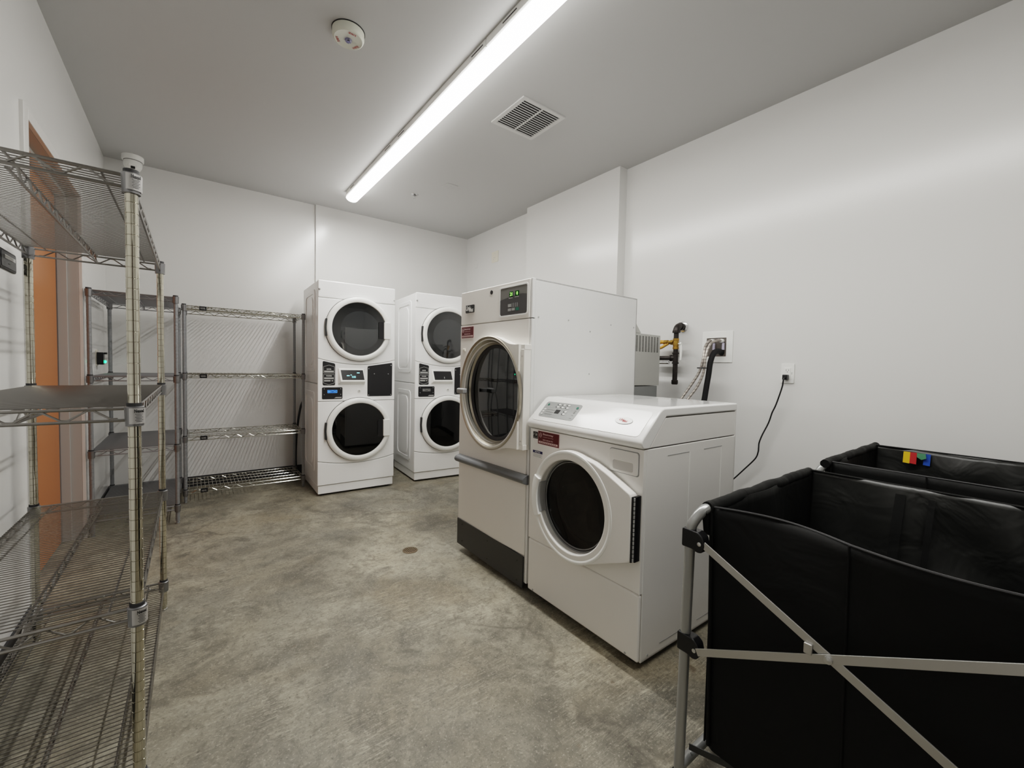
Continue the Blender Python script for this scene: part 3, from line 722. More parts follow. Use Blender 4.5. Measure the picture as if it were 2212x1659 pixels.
    MB().prism([(.135, .870), (.195, .870), (.200, .879), (.150, .879)], -.0045, -.0035).build('card_slot', 'greyink', mp)
    # display housing: wedge with tilted screen
    wd = MB()
    x0, x1, z0, z1 = .164, .403, .988, 1.141
    vs = [(x0, 0, z0), (x1, 0, z0), (x1, 0, z1), (x0, 0, z1), (x0 + .022, -.034, z0 + .030), (x1 - .004, -.034, z0 + .030), (x1 - .012, -.006, z1 - .008), (x0 + .010, -.006, z1 - .008)]
    wd.add(vs, [(4, 5, 6, 7), (0, 1, 5, 4), (3, 7, 6, 2), (0, 4, 7, 3), (1, 2, 6, 5), (0, 3, 2, 1)])
    hs = wd.build('display_housing', 'whiteplastic', t, .004)
    def scr(x, z, off=.0):    # point on the tilted face
        u = (z - (z0 + .030)) / ((z1 - .008) - (z0 + .030)); return (x, -.034 + .028 * u - .0022 - off, z)
    q4 = [scr(.198, 1.034), scr(.392, 1.034), scr(.382, 1.122), scr(.187, 1.122)]
    b4 = [(p[0], p[1] + .003, p[2]) for p in q4]
    MB().add(q4 + b4, [(0, 1, 2, 3), (7, 6, 5, 4), (0, 4, 5, 1), (1, 5, 6, 2), (2, 6, 7, 3), (3, 7, 4, 0)]).build('display_screen', 'black', hs)
    yd = (Vector(scr(0, 1.1)) - Vector(scr(0, 1.05))).normalized()
    if lit:
        text('0:00', 'cyan', hs, scr(.281, 1.052, .0012), (1, 0, 0), yd, .034, .018)
        s_ = MB()
        for xx, zz, ww in ((.237, 1.068, .024), (.270, 1.074, .010), (.327, 1.094, .024)):
            a, b = scr(xx, zz, .001), scr(xx + ww, zz + .007, .001); s_.add([a, (b[0], a[1], a[2]), b, (a[0], b[1], b[2])], [(0, 1, 2, 3)])
        s_.build('status_icon', 'cyan', hs)
    else:
        s_ = MB(); a, b = scr(.300, 1.046, .001), scr(.306, 1.066, .001); s_.add([a, (b[0], a[1], a[2]), b, (a[0], b[1], b[2])], [(0, 1, 2, 3)]); s_.build('status_icon', 'greyink', hs)
    cp = MB().prism(rpoly([(.427, .880), (.661, .880), (.661, 1.197), (.427, 1.160)], .012), -.004, 0).build('payment_panel', 'blacksheet', t, .001)
    sc = MB()
    for x, z in ((.438, 1.137), (.649, 1.172), (.649, .892), (.438, .892), (.490, 1.090), (.622, 1.090)): sc.lathe([(0, -.0058), (.004, -.0058), (.004, -.004)], (x, 0, z), 'y', 10)
    sc.build('panel_screw', 'nickelscrew', cp)
    lk = MB().lathe([(.017, -.0015), (.015, -.006), (.008, -.007)], (.352, 0, .932), 'y', 20).build('key_lock', 'whiteplastic', t)
    MB().lathe([(.0085, -.006), (.008, -.010), (0, -.010)], (.352, 0, .932), 'y', 16).build('lock_cylinder', 'greyink', lk)
    return t
stacked('white stacked washer dryer with lit blue maker plate beside the back wall shelving', (.8763, 3.9521, 0), -.0267, True)
stacked('white stacked washer dryer with dark display, half hidden behind the big tumble dryer', (1.7765, 3.9387, 0), -.0831, False)

def vendor_sticker(t, x0, x1, z0, z1, y):
    w, h = x1 - x0, z1 - z0
    s = MB().box(x0, x1, y - .001, y, z0, z1).build('service_sticker', 'maroon', t)
    b = MB().ring([(x0 - .002, z0 - .002), (x1 + .002, z0 - .002), (x1 + .002, z1 + .002), (x0 - .002, z1 + .002)], [(x0, z0), (x1, z0), (x1, z1), (x0, z1)], y - .0012, y); b.build('sticker_border', 'pink', s)
    yy = y - .0014
    cx, cz, r = x0 + w * .12, z0 + h * .70, h * .18
    e = MB(); e.ring([(cx + r * .8 * math.cos(a), cz + r * math.sin(a)) for a in [2 * PI * i / 24 for i in range(24)]], [(cx + r * .62 * math.cos(a), cz + r * .8 * math.sin(a)) for a in [2 * PI * i / 24 for i in range(24)]], yy, y)
    e.box(cx - r * .6, cx + r * .6, yy, y, cz - .001, cz + .001); e.build('sticker_emblem', 'pink', s)
    ftext('Bestway', 'pink', s, x0 + w * .24, z0 + h * .70, w * .50, h * .18, yy, bold=.02)
    ftext('LAUNDRY SOLUTIONS', 'pink', s, x0 + w * .24, z0 + h * .56, w * .50, h * .06, yy)
    ftext('800.640.8190', 'pink', s, x0 + w * .24, z0 + h * .31, w * .48, h * .10, yy, bold=.01)
    MB().box(x0 + w * .04, x0 + w * .94, yy, y - .0005, z0 + h * .08, z0 + h * .22).build('sticker_strip', 'pink', s)
    dk_ = MB()
    for i in range(9):
        a = x0 + w * (.10 + i * .088); dk_.box(a, a + w * .058, yy - .0003, yy, z0 + h * .125, z0 + h * .17)
    dk_.build('strip_print', 'maroon', s)

# ------------------------------------------------------------------ big tumble dryer
def tumble_dryer():
    w, d, h = .665, .905, 1.636
    t = thing('tumble_dryer', 'tall commercial tumble dryer with large steel ringed porthole door', 'dryer', (1.3651, 2.3351, 0), -1.534)
    cav = MB()
    cav.box(0.002, .014, .02, d, .045, h).box(w - .014, w, .02, d, .045, h).box(0.002, w, d - .012, d, .045, h).box(.002, w, .02, d, h - .012, h).box(.002, w, .02, d, .045, .06)
    cav.build('cabinet', 'side', t, .003)
    for x in (.05, w - .05):
        for y in (.08, d - .08): MB().lathe([(0, 0), (.02, 0), (.02, .01), (.01, .012), (.01, .05)], (x, y, 0), 'z', 12).build('foot', 'rubber', t)
    MB().box(0.0, .648, -.006, .02, 1.4335, h).build('header_panel', 'warm', t, .005)
    MB().box(.6505, w + .001, -.002, .02, 1.4335, h + .001).box(.6505, w + .001, -.002, .02, .045, 1.4300).build('corner_trim', 'side', t, .003)
    MB().box(.651, w, .0, .012, 1.4303, 1.4332).build('trim_gap', 'ink', t)
    o_, i_ = holed([(0, .604), (.648, .604), (.648, 1.430), (0, 1.430)], .345, 1.030, .286)
    MB().ring(o_, i_, -.006, .012).build('front_panel', 'warm', t)
    MB().box(0, .648, -.006, .015, .19, .6).build('lint_panel', 'warm', t, .004)
    MB().box(0, .648, .002, .018, .045, .19).build('lower_front', 'warm', t)
    kk = MB().prism([(.002, .046), (.645, .016), (.645, .184), (.002, .209)], -.012, -.002).build('kick_plate', 'darkgrey', t, .001)
    sc = MB()
    for x, z in ((.06, .18), (.06, .075), (.33, .165), (.33, .06), (.60, .15), (.60, .045)): sc.lathe([(0, -.0135), (.004, -.0135), (.004, -.012)], (x, 0, z), 'y', 8)
    sc.build('kick_screw', 'ink', kk)
    # drawer bar handle
    b = MB(); pr = []
    for i in range(9):
        a = PI / 2 + PI * i / 8; pr.append((-.006 + .042 * math.cos(a), .597 + .0255 * math.sin(a)))
    b.prism(pr, .010, .672, 'x', True)
    b.build('drawer_bar', 'bargrey', t, .002)
    # header details
    MB().lathe([(0, -.0075), (.012, -.0075), (.013, -.006)], (.319, 0, 1.603), 'y', 20).build('key_lock', 'black', t)
    lg = MB().prism(rrect(.058, .148, 1.505, 1.552, .005), -.012, -.006).build('maker_badge', 'black', t, .001)
    ftext('Uni', 'whiteink', lg, .062, 1.518, .048, .030, -.0125, bold=.04)
    ftext('Mac', 'whiteink', lg, .101, 1.509, .043, .026, -.0128, bold=.04)
    cb = MB().ring(rrect(.398, .636, 1.452, 1.616, .010), rrect(.404, .630, 1.460, 1.609, .010), -.0085, -.005).build('control_bezel', 'whiteink', t, .001)
    MB().prism(rrect(.404, .630, 1.460, 1.609, .010), -.0072, -.005).build('control_overlay', 'ctl2', cb)
    up = [(.404, 1.548)]
    for i in range(13):
        x = .404 + .226 * i / 12; up.append((x, 1.545 + .020 * math.sin(min(1., (x - .404) / .19) * PI / 2) - max(0, x - .594) * .15))
    dn = rrect(.4045, .6295, 1.4605, 1.50, .010)
    MB().prism([(.4045, 1.475), (.415, 1.4605), (.619, 1.4605), (.6295, 1.475)][::1] + up[:0:-1], -.0080, -.0070).build('control_overlay_lower', 'ctl1', cb)
    for s_, x in (('21', .486), ('0', .536)):
        MB().box(x, x + .028, -.0092, -.0078, 1.558, 1.584).build('digit_window', 'ledgreendim', cb)
        ftext(s_, 'ledgreen', cb, x + (.005 if s_ == '21' else .010), 1.562, .019 if s_ == '21' else .010, .018, -.0096)
    ks = MB()
    for x, z, ww, hh in ((.474, 1.503, .027, .016), (.474, 1.481, .027, .014), (.507, 1.482, .025, .013)): ks.box(x, x + ww, -.0088, -.0078, z, z + hh)
    for i in range(4): ks.box(.508 + i * .014, .511 + i * .014, -.0086, -.0078, 1.500, 1.522)
    ks.box(.480, .512, -.0086, -.0078, 1.548, 1.553).box(.530, .564, -.0086, -.0078, 1.550, 1.555)
    ks.build('control_key', 'keypad', cb)
    MB().box(.541, .566, -.0090, -.0078, 1.480, 1.496).build('start_key', 'green', cb)
    vendor_sticker(t, .012, .144, 1.353, 1.420, -.0065)
    MB().box(.031, .058, -.012, -.006, 1.270, 1.286).build('magnet_catch', 'ivory', t, .002)
    # door
    cx, cz = .345, 1.030
    sh = lambda p: [p[0], p[1] - .050 * (p[0] - .03) / .62, p[2]]
    dr_ = MB(); N = 40
    top = [(.470, 1.328), (.50, 1.318), (.53, 1.307), (.56, 1.299), (.60, 1.295), (.640, 1.295)]
    bot = [(.640, .757), (.60, .757), (.56, .752), (.53, .745), (.50, .737), (.470, .727)]
    arc = []
    a_t = math.atan2(1.328 - cz, .470 - cx)
    for i in range(1, N): arc.append((cx + .322 * math.cos(a_t + (2 * PI - 2 * a_t) * i / N), cz + .322 * math.sin(a_t + (2 * PI - 2 * a_t) * i / N)))
    outline = bot + top[::-1] + arc
    outline = [(.640, .757), (.640, 1.295)] + top[::-1][1:] + arc + bot[::-1][:-1]
    o_, i_ = holed(outline, cx, cz, .300, 96)
    dr_.ring(o_, i_, -.016, .0)
    dr_.v = [tuple(sh(p)) if p[1] < -.001 else tuple((p[0], -.0062, p[2])) for p in dr_.v]
    door = dr_.build('door', 'warm', t)
    MB().lathe([(.322, -.002), (.321, -.014), (.3175, -.0175), (.311, -.016), (.305, -.010), (.288, .026), (.272, .044), (.268, .046)], (cx, -.006, cz), 'y', 96, shear=sh, closed=False).build('door_ring', 'steelring', door)
    MB().lathe([(.276, .040), (.268, .037), (.260, .040), (.254, .046)], (cx, -.006, cz), 'y', 96, shear=sh, closed=False).build('door_gasket', 'rubber', door)
    MB().lathe([(.270, .047), (.20, .044), (.1, .042), (0, .041)], (cx, -.006, cz), 'y', 72, shear=sh).build('window_glass', 'glassdk', door)
    hg = MB().box(.642, .668, -.052, -.004, .78, 1.272).build('door_hinge', 'warm', door, .004)
    MB().box(.636, .670, -.050, -.004, 1.268, 1.296).box(.636, .670, -.050, -.004, .754, .782).build('hinge_knuckle', 'warm', hg, .003)
    sc = MB()
    for z in (1.235, .80): sc.lathe([(0, -.054), (.004, -.054), (.004, -.052)], (.652, 0, z), 'y', 10)
    sc.build('hinge_screw', 'nickelscrew', hg)
    MB().box(.085, .165, -.088, -.056, 1.013, 1.046).build('door_handle', 'grey', door, .010, 3)
    MB().box(.075, .100, -.060, -.010, 1.018, 1.040).build('handle_stem', 'grey', door, .003)
    # tumbler
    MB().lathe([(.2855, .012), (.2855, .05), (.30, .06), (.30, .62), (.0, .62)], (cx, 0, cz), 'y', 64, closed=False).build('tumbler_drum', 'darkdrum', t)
    rb = MB()
    for k in range(3):
        a = .6 + k * 2 * PI / 3
        q_ = [(cx + r * math.cos(a + s), cz + r * math.sin(a + s)) for r, s in ((.298, -.10), (.245, 0), (.298, .10))]
        rb.prism(q_, .08, .60)
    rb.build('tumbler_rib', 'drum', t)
    # side screws and rear burner housing
    sc = MB()
    for y, z in ((.043, 1.44), (.268, 1.443), (.451, 1.393), (.64, 1.446), (.874, 1.448), (.452, 1.148)): sc.lathe([(0, w + .002), (.0045, w + .002), (.0045, w)], (0, y, z), 'x', 8)
    for y in (.05, .30, .56, .86): sc.lathe([(0, h + .004), (.007, h + .004), (.007, h)], (w - .03, y, 0), 'z', 8)
    sc.build('cabinet_screw', 'greyink', t)
    hb_ = MB().box(.25, .655, d + .001, d + .300, 1.075, 1.418).build('burner_housing', 'galv', t, .002)
    sl = MB()
    for i in range(8):
        for j in range(22):
            y = d + .014 + i * .0345; z = 1.300 + j * .0048
            sl.box(.6550, .6558, y, y + .020, z, z + .0024)
    sl.build('vent_slot', 'void', hb_)
    MB().box(.25, .650, d + .001, d + .285, .30, 1.070).build('rear_duct', 'galv2', t, .002)
    MB().prism([(d + .001, 1.42), (d + .07, 1.42), (d + .001, 1.49)], .62, .654, 'x').build('gusset', 'galv', t)
    return t
tumble_dryer()

# ------------------------------------------------------------------ front-load washer
def washer():
    w, d = .6866, .712
    t = thing('front_load_washer', 'white front load washer with sloping control panel in front of the tumble dryer', 'washer', (1.3803, 1.6518, 0), -1.5813)
    cb = MB()
    cb.box(0, .012, .02, d, .028, .872).box(w - .010, w, .019, d, .028, .872).box(0, w, d - .012, d, .028, 1.0).box(0, w, .02, d, .028, .04)
    cb.build('cabinet', 'warm2', t, .003)
    for x in (.06, w - .06):
        for y in (.06, d - .06): MB().lathe([(0, 0), (.022, 0), (.022, .010), (.009, .012), (.009, .03)], (x, y, 0), 'z', 12).build('foot', 'rubber', t)
    cx, cz = .331, .563
    o_, i_ = holed([(0, .3075), (w - .001, .3075), (w - .001, .8705), (0, .8705)], cx, cz, .204)
    fp = MB().ring(o_, i_, .0, .018)
    fp.build('front_panel', 'warm2', t, .012, 4)
    MB().box(0, w - .001, .0, .018, .034, .3035).build('service_panel', 'warm2', t, .010, 4)
    sc = MB()
    for x in (.045, w - .06): sc.lathe([(0, -.002), (.005, -.002), (.005, 0)], (x, 0, .046), 'y', 10)
    sc.lathe([(0, w + .002), (.005, w + .002), (.005, w)], (0, .061, .046), 'x', 10); sc.build('panel_screw', 'greyink', t)
    # control hood
    pr = [(.03, .8745), (-.002, .8745), (-.014, .880), (-.022, .893), (-.021, .906), (-.014, .917), (.090, 1.014), (.102, 1.023), (.118, 1.028), (d, 1.028), (d, .9930), (.134, .9930), (.034, .8800)]
    MB().prism(pr, -.004, w + .003, 'x', False).build('control_hood', 'hood', t, .007, 3)
    MB().prism([(.036, .8760), (.135, .9885), (.705, .9885), (.711, .8760)], .006, w - .001, 'x').build('hood_side_panel', 'warm2', t, .003)
    MB().prism(rrect(.028, w - .028, .150, d - .03, .015), 1.0275, 1.0290, 'z').build('lid_inset', 'lid', t, .001)
    # slope frame: s along slope
    A = Vector((0, -.014, .917)); vv = Vector((0, .104, .097)).normalized(); nn = Vector((0, -vv.z, vv.y))
    A0 = A - vv * .012
    def sl(x, s, off=0.): q_ = A0 + vv * s + nn * off; return (x, q_.y, q_.z)
    def slab(poly, o0, o1, name, mat, parent, bevel=0.):
        m = MB(); n = len(poly); m.add([sl(x, s, o0) for x, s in poly] + [sl(x, s, o1) for x, s in poly], [tuple(range(n)), tuple(range(2 * n - 1, n - 1, -1))] + [(i, n + i, n + (i + 1) % n, (i + 1) % n) for i in range(n)])
        return m.build(name, mat, parent, bevel)
    ov = slab(rrect(.020, .664, .014, .150, .018), .0002, .0018, 'control_overlay', 'hood', t, .0006)
    kp = slab(rpoly([(.047, .040), (.289, .040), (.289, .141), (.041, .141)], .016), .0018, .0030, 'keypad', 'keypad', t)
    ky = MB()
    def disc(m, x, s, r, o=.0045, rx=None):
        n = 16; m.add([sl(x + (rx or r) * math.cos(2 * PI * i / n), s + r * math.sin(2 * PI * i / n), o) for i in range(n)], [tuple(range(n))])
    for x, s in ((.066, .120), (.268, .118)): gk = MB(); disc(gk, x, s, .0072); gk.build('start_stop_key', 'green', kp)
    for x, s in ((.140, .127), (.172, .127), (.204, .127), (.138, .111), (.171, .111), (.204, .111), (.210, .086), (.208, .071)):
        bk = MB(); disc(bk, x - .003, s, .0055, .0040, .012); bk.build('key_shadow_ring', 'ctl1', kp)
        wk = MB(); disc(wk, x + .002, s, .0048, .0046, .009); wk.build('cycle_key', 'whiteink', kp)
    for x, s in ((.066, .088), (.064, .073), (.064, .057)): wk = MB(); disc(wk, x, s, .005, .0046, .008); wk.build('cycle_key', 'whiteink', kp)
    dw = MB()
    for i in range(3):
        for j in range(5):
            x = .084 + j * .011; s = .058 + i * .014
            dw.add([sl(x, s, .0042), sl(x + .007, s, .0042), sl(x + .007, s + .003, .0042), sl(x, s + .003, .0042)], [(0, 1, 2, 3)])
    for s in (.098, .090, .084, .070, .052): dw.add([sl(.262, s, .0042), sl(.274, s, .0042), sl(.274, s + .002, .0042), sl(.262, s + .002, .0042)], [(0, 1, 2, 3)])
    dw.build('key_print', 'ctl2', kp)
    slab([(.143, .070), (.173, .070), (.173, .093), (.143, .093)], .0030, .0045, 'display_window', 'black', kp)
    # oval maker badge
    el = [(.556 + .044 * math.cos(2 * PI * i / 32), .084 + .019 * math.sin(2 * PI * i / 32)) for i in range(32)]
    eb = slab(el, .0018, .0035, 'maker_badge', 'keypad', t)
    slab([(.556 + .0425 * math.cos(2 * PI * i / 32), .084 + .0175 * math.sin(2 * PI * i / 32)) for i in range(32)], .0034, .0042, 'badge_face', 'whiteplastic', eb)
    text('Uni', 'redink', eb, sl(.533, .082, .0050), (1, 0, 0), vv, .024, .012, italic=.25, bold=.03)
    text('Mac', 'redink', eb, sl(.552, .076, .0053), (1, 0, 0), vv, .026, .012, italic=.25, bold=.03)
    # stickers
    vendor_sticker(t, .062, .214, .801, .864, -.0005)
    es = MB().box(.023, .060, -.0015, -.0005, .822, .857).build('energy_sticker', 'ink', t)
    st = MB(); q_ = []
    for i in range(10):
        r = (.0075 if i % 2 == 0 else .0032); q_.append((.047 + r * math.sin(2 * PI * i / 10), .842 + r * math.cos(2 * PI * i / 10)))
    st.prism(q_, -.0024, -.0015)
    st.ring([(.041 + .014 * math.cos(a), .840 + .011 * math.sin(a)) for a in [.3 + 3.0 * i / 12 for i in range(13)]] , [(.041 + .0125 * math.cos(a), .840 + .0095 * math.sin(a)) for a in [.3 + 3.0 * i / 12 for i in range(13)]], -.0022, -.0015)
    st.build('star_mark', 'greyink', es)
    ftext('ENERGY STAR', 'greyink', es, .026, .8245, .031, .005, -.0022)
    ns = MB().box(.024, .097, -.0012, -.0004, .729, .764).build('notice_sticker', 'whiteplastic', t)
    MB().box(.024, .097, -.0018, -.0010, .750, .763).build('notice_header', 'navy', ns)
    ftext('NOTICE', 'whiteink', ns, .040, .7525, .040, .008, -.0021, bold=.02)
    nl = MB()
    for i, ww in enumerate((.066, .066, .062, .066)): nl.box(.026, .026 + ww, -.0017, -.0010, .7445 - i * .0045, .7455 - i * .0045)
    nl.build('notice_print', 'ctl1', ns)
    # detergent drawer
    dw = MB().ring(rrect(.523, .663, .765, .855, .010), rrect(.541, .640, .776, .812, .008), -.0065, .0)
    dd = dw.build('detergent_drawer', 'warm2', t, .003)
    MB().ring(rrect(.520, .666, .762, .858, .011), rrect(.523, .663, .765, .855, .010), -.0010, .0005).build('drawer_gap', 'grey', dd)
    m = MB(); m.add([(.541, -.0055, .776), (.640, -.0055, .776), (.640, -.0008, .812), (.541, -.0008, .812)], [(0, 1, 2, 3)]); m.build('finger_pull', P('pull_recess_shade', (.62, .60, .57), .35), dd)  # darker colour stands in for shade inside the shallow pull
    # door plate with hole
    R = .248; arc = []; a0 = math.radians(72); a1 = math.radians(360 - 67)
    for i in range(41):
        a = a0 + (a1 - a0) * i / 40; arc.append((cx + R * math.cos(a), cz + R * math.sin(a)))
    outline = arc + [(.660, .434), (.667, .442), (.667, .692), (.660, .702), (.60, .732), (.54, .760), (.47, .787)]
    o_, i_ = holed(outline, cx, cz, .205)
    door = MB().ring(o_, i_, -.045, -.003).build('door', 'warm2', t, .009, 3)
    MB().lathe([(.2475, -.044), (.2460, -.0466), (.240, -.0478), (.234, -.0470), (.222, -.040), (.214, -.029), (.208, -.016), (.206, -.004)], (cx, 0, cz), 'y', 96, closed=False).build('door_ring', 'whiteplastic', door)
    rg = MB()
    rg.lathe([(.2045, -.012), (.199, -.014), (.198, -.008)], (cx, 0, cz), 'y', 96, closed=False).lathe([(.194, -.010), (.190, -.012), (.189, -.006)], (cx, 0, cz), 'y', 96, closed=False)
    rg.build('inner_bead', 'grey', door)
    MB().lathe([(.2045, -.003), (.189, -.003), (.186, .004), (.184, .03), (.178, .05)], (cx, 0, cz), 'y', 96, closed=False).build('door_gasket', 'rubber', door)
    MB().lathe([(.2035, -.006), (.17, .0), (.12, .006), (.06, .009), (0, .010)], (cx, 0, cz), 'y', 72, closed=False).build('glass_bowl', 'glassblk', door)
    # handle segment at left of the ring
    hs = MB(); n = 12; aa, ab = math.radians(157), math.radians(205); vs = []
    for i in range(n + 1):
        a = aa + (ab - aa) * i / n
        for r, y in ((.250, -.030), (.2485, -.053), (.240, -.058), (.210, -.056), (.206, -.046), (.206, -.026)): vs.append((cx + r * math.cos(a), y, cz + r * math.sin(a)))
    k = 6; fs = [(i * k + j, i * k + (j + 1) % k, (i + 1) * k + (j + 1) % k, (i + 1) * k + j) for i in range(n) for j in range(k)] + [tuple(range(k)), tuple(n * k + j for j in range(k - 1, -1, -1))]
    hs.add(vs, fs, True); hd = hs.build('door_handle', 'whiteplastic', door)
    gs = MB(); vs = []
    for i in range(n + 1):
        a = aa + .06 + (ab - aa - .12) * i / n
        for r, y in ((.205, -.050), (.195, -.030), (.194, -.012), (.205, -.012)): vs.append((cx + r * math.cos(a), y, cz + r * math.sin(a)))
    k = 4; fs = [(i * k + j, i * k + (j + 1) % k, (i + 1) * k + (j + 1) % k, (i + 1) * k + j) for i in range(n) for j in range(k)] + [tuple(range(k)), tuple(n * k + j for j in range(k - 1, -1, -1))]
    gs.add(vs, fs, True).build('handle_grip', 'grey', hd)
    hg = MB().box(.6670, .6720, -.042, .0, .440, .694).build('door_hinge', 'black', door)
    kn = MB()
    for i in range(15): kn.lathe([(0, 0), (.0036, 0), (.0036, .013), (0, .013)], (.6740, -.034, .443 + i * .0167), 'z', 8)
    kn.build('hinge_knuckle', 'greyink', hg); MB().box(.6715, .6795, -.030, .0, .440, .694).build('hinge_leaf', 'black', hg)
    # drum
    MB().lathe([(.172, .052), (.20, .07), (.215, .09), (.215, .42), (.12, .43), (.10, .40), (0, .40)], (cx, 0, cz), 'y', 64, closed=False).build('drum', 'drum', t)
    rb = MB()
    for kx in range(3):
        a = 1.1 + kx * 2 * PI / 3
        rb.prism([(cx + r * math.cos(a + s), cz + r * math.sin(a + s)) for r, s in ((.214, -.14), (.165, 0), (.214, .14))], .12, .41)
    rb.build('drum_lifter', 'darkdrum', t)
    # embossed lines on the side
    e = MB(); X = w
    for y0, y1, z in ((.154, .311, .835), (.428, .584, .835), (.14, .305, .066), (.42, .58, .066)): e.box(X - .0005, X + .0010, y0, y1, z - .0012, z + .0012)
    e.build('side_groove', 'grey', t)
    e = MB()
    for y in (.016, .317, .580): e.box(X - .0005, X + .0014, y - .0012, y + .0012, .05, .83)
    e.build('side_rib', 'whiteplastic', t)
    return t
washer()

# ------------------------------------------------------------------ laundry sorter carts
def cloth_panel(name, corners, nu, nv, amp, parent, seed, sag=0., thick=.003, mat='nylon', amp_fn=None, hem=None):
    """corners: p00 (u0,v0 bottom), p10, p11 (top), p01; displaced along the normal"""
    rnd = random.Random(seed)
    ph = [(rnd.uniform(3, 11), rnd.uniform(2, 9), rnd.uniform(0, 6.28), rnd.uniform(.3, 1.)) for _ in range(7)]
    p00, p10, p11, p01 = [Vector(c) for c in corners]
    nrm = (p10 - p00).cross(p01 - p00).normalized(); v = []; f = []
    for j in range(nv + 1):
        for i in range(nu + 1):
            u, t = i / nu, j / nv
            p = p00 * (1 - u) * (1 - t) + p10 * u * (1 - t) + p11 * u * t + p01 * (1 - u) * t
            dsp = sum(w_ * math.sin(a * u * 1.3 + b * t * 1.1 + c_ + 1.7 * math.sin(b * u * .8)) for a, b, c_, w_ in ph) / 4
            env = math.sin(PI * u) ** .6 * (.35 + .65 * math.sin(PI * min(t * .75 + .05, 1)))
            if amp_fn: env *= amp_fn(u, t)
            p = p + nrm * dsp * amp * env
            if hem: p = p + Vector(hem(u, t))
            p.z -= sag * math.sin(PI * u) * t
            v.append(p)
    for j in range(nv):
        for i in range(nu):
            a = j * (nu + 1) + i; f.append((a, a + 1, a + nu + 2, a + nu + 1))
    o_ = MB().add(v, f, True).build(name, mat, parent)
    so = o_.modifiers.new('solid', 'SOLIDIFY'); so.thickness = thick; so.offset = 0
    return o_

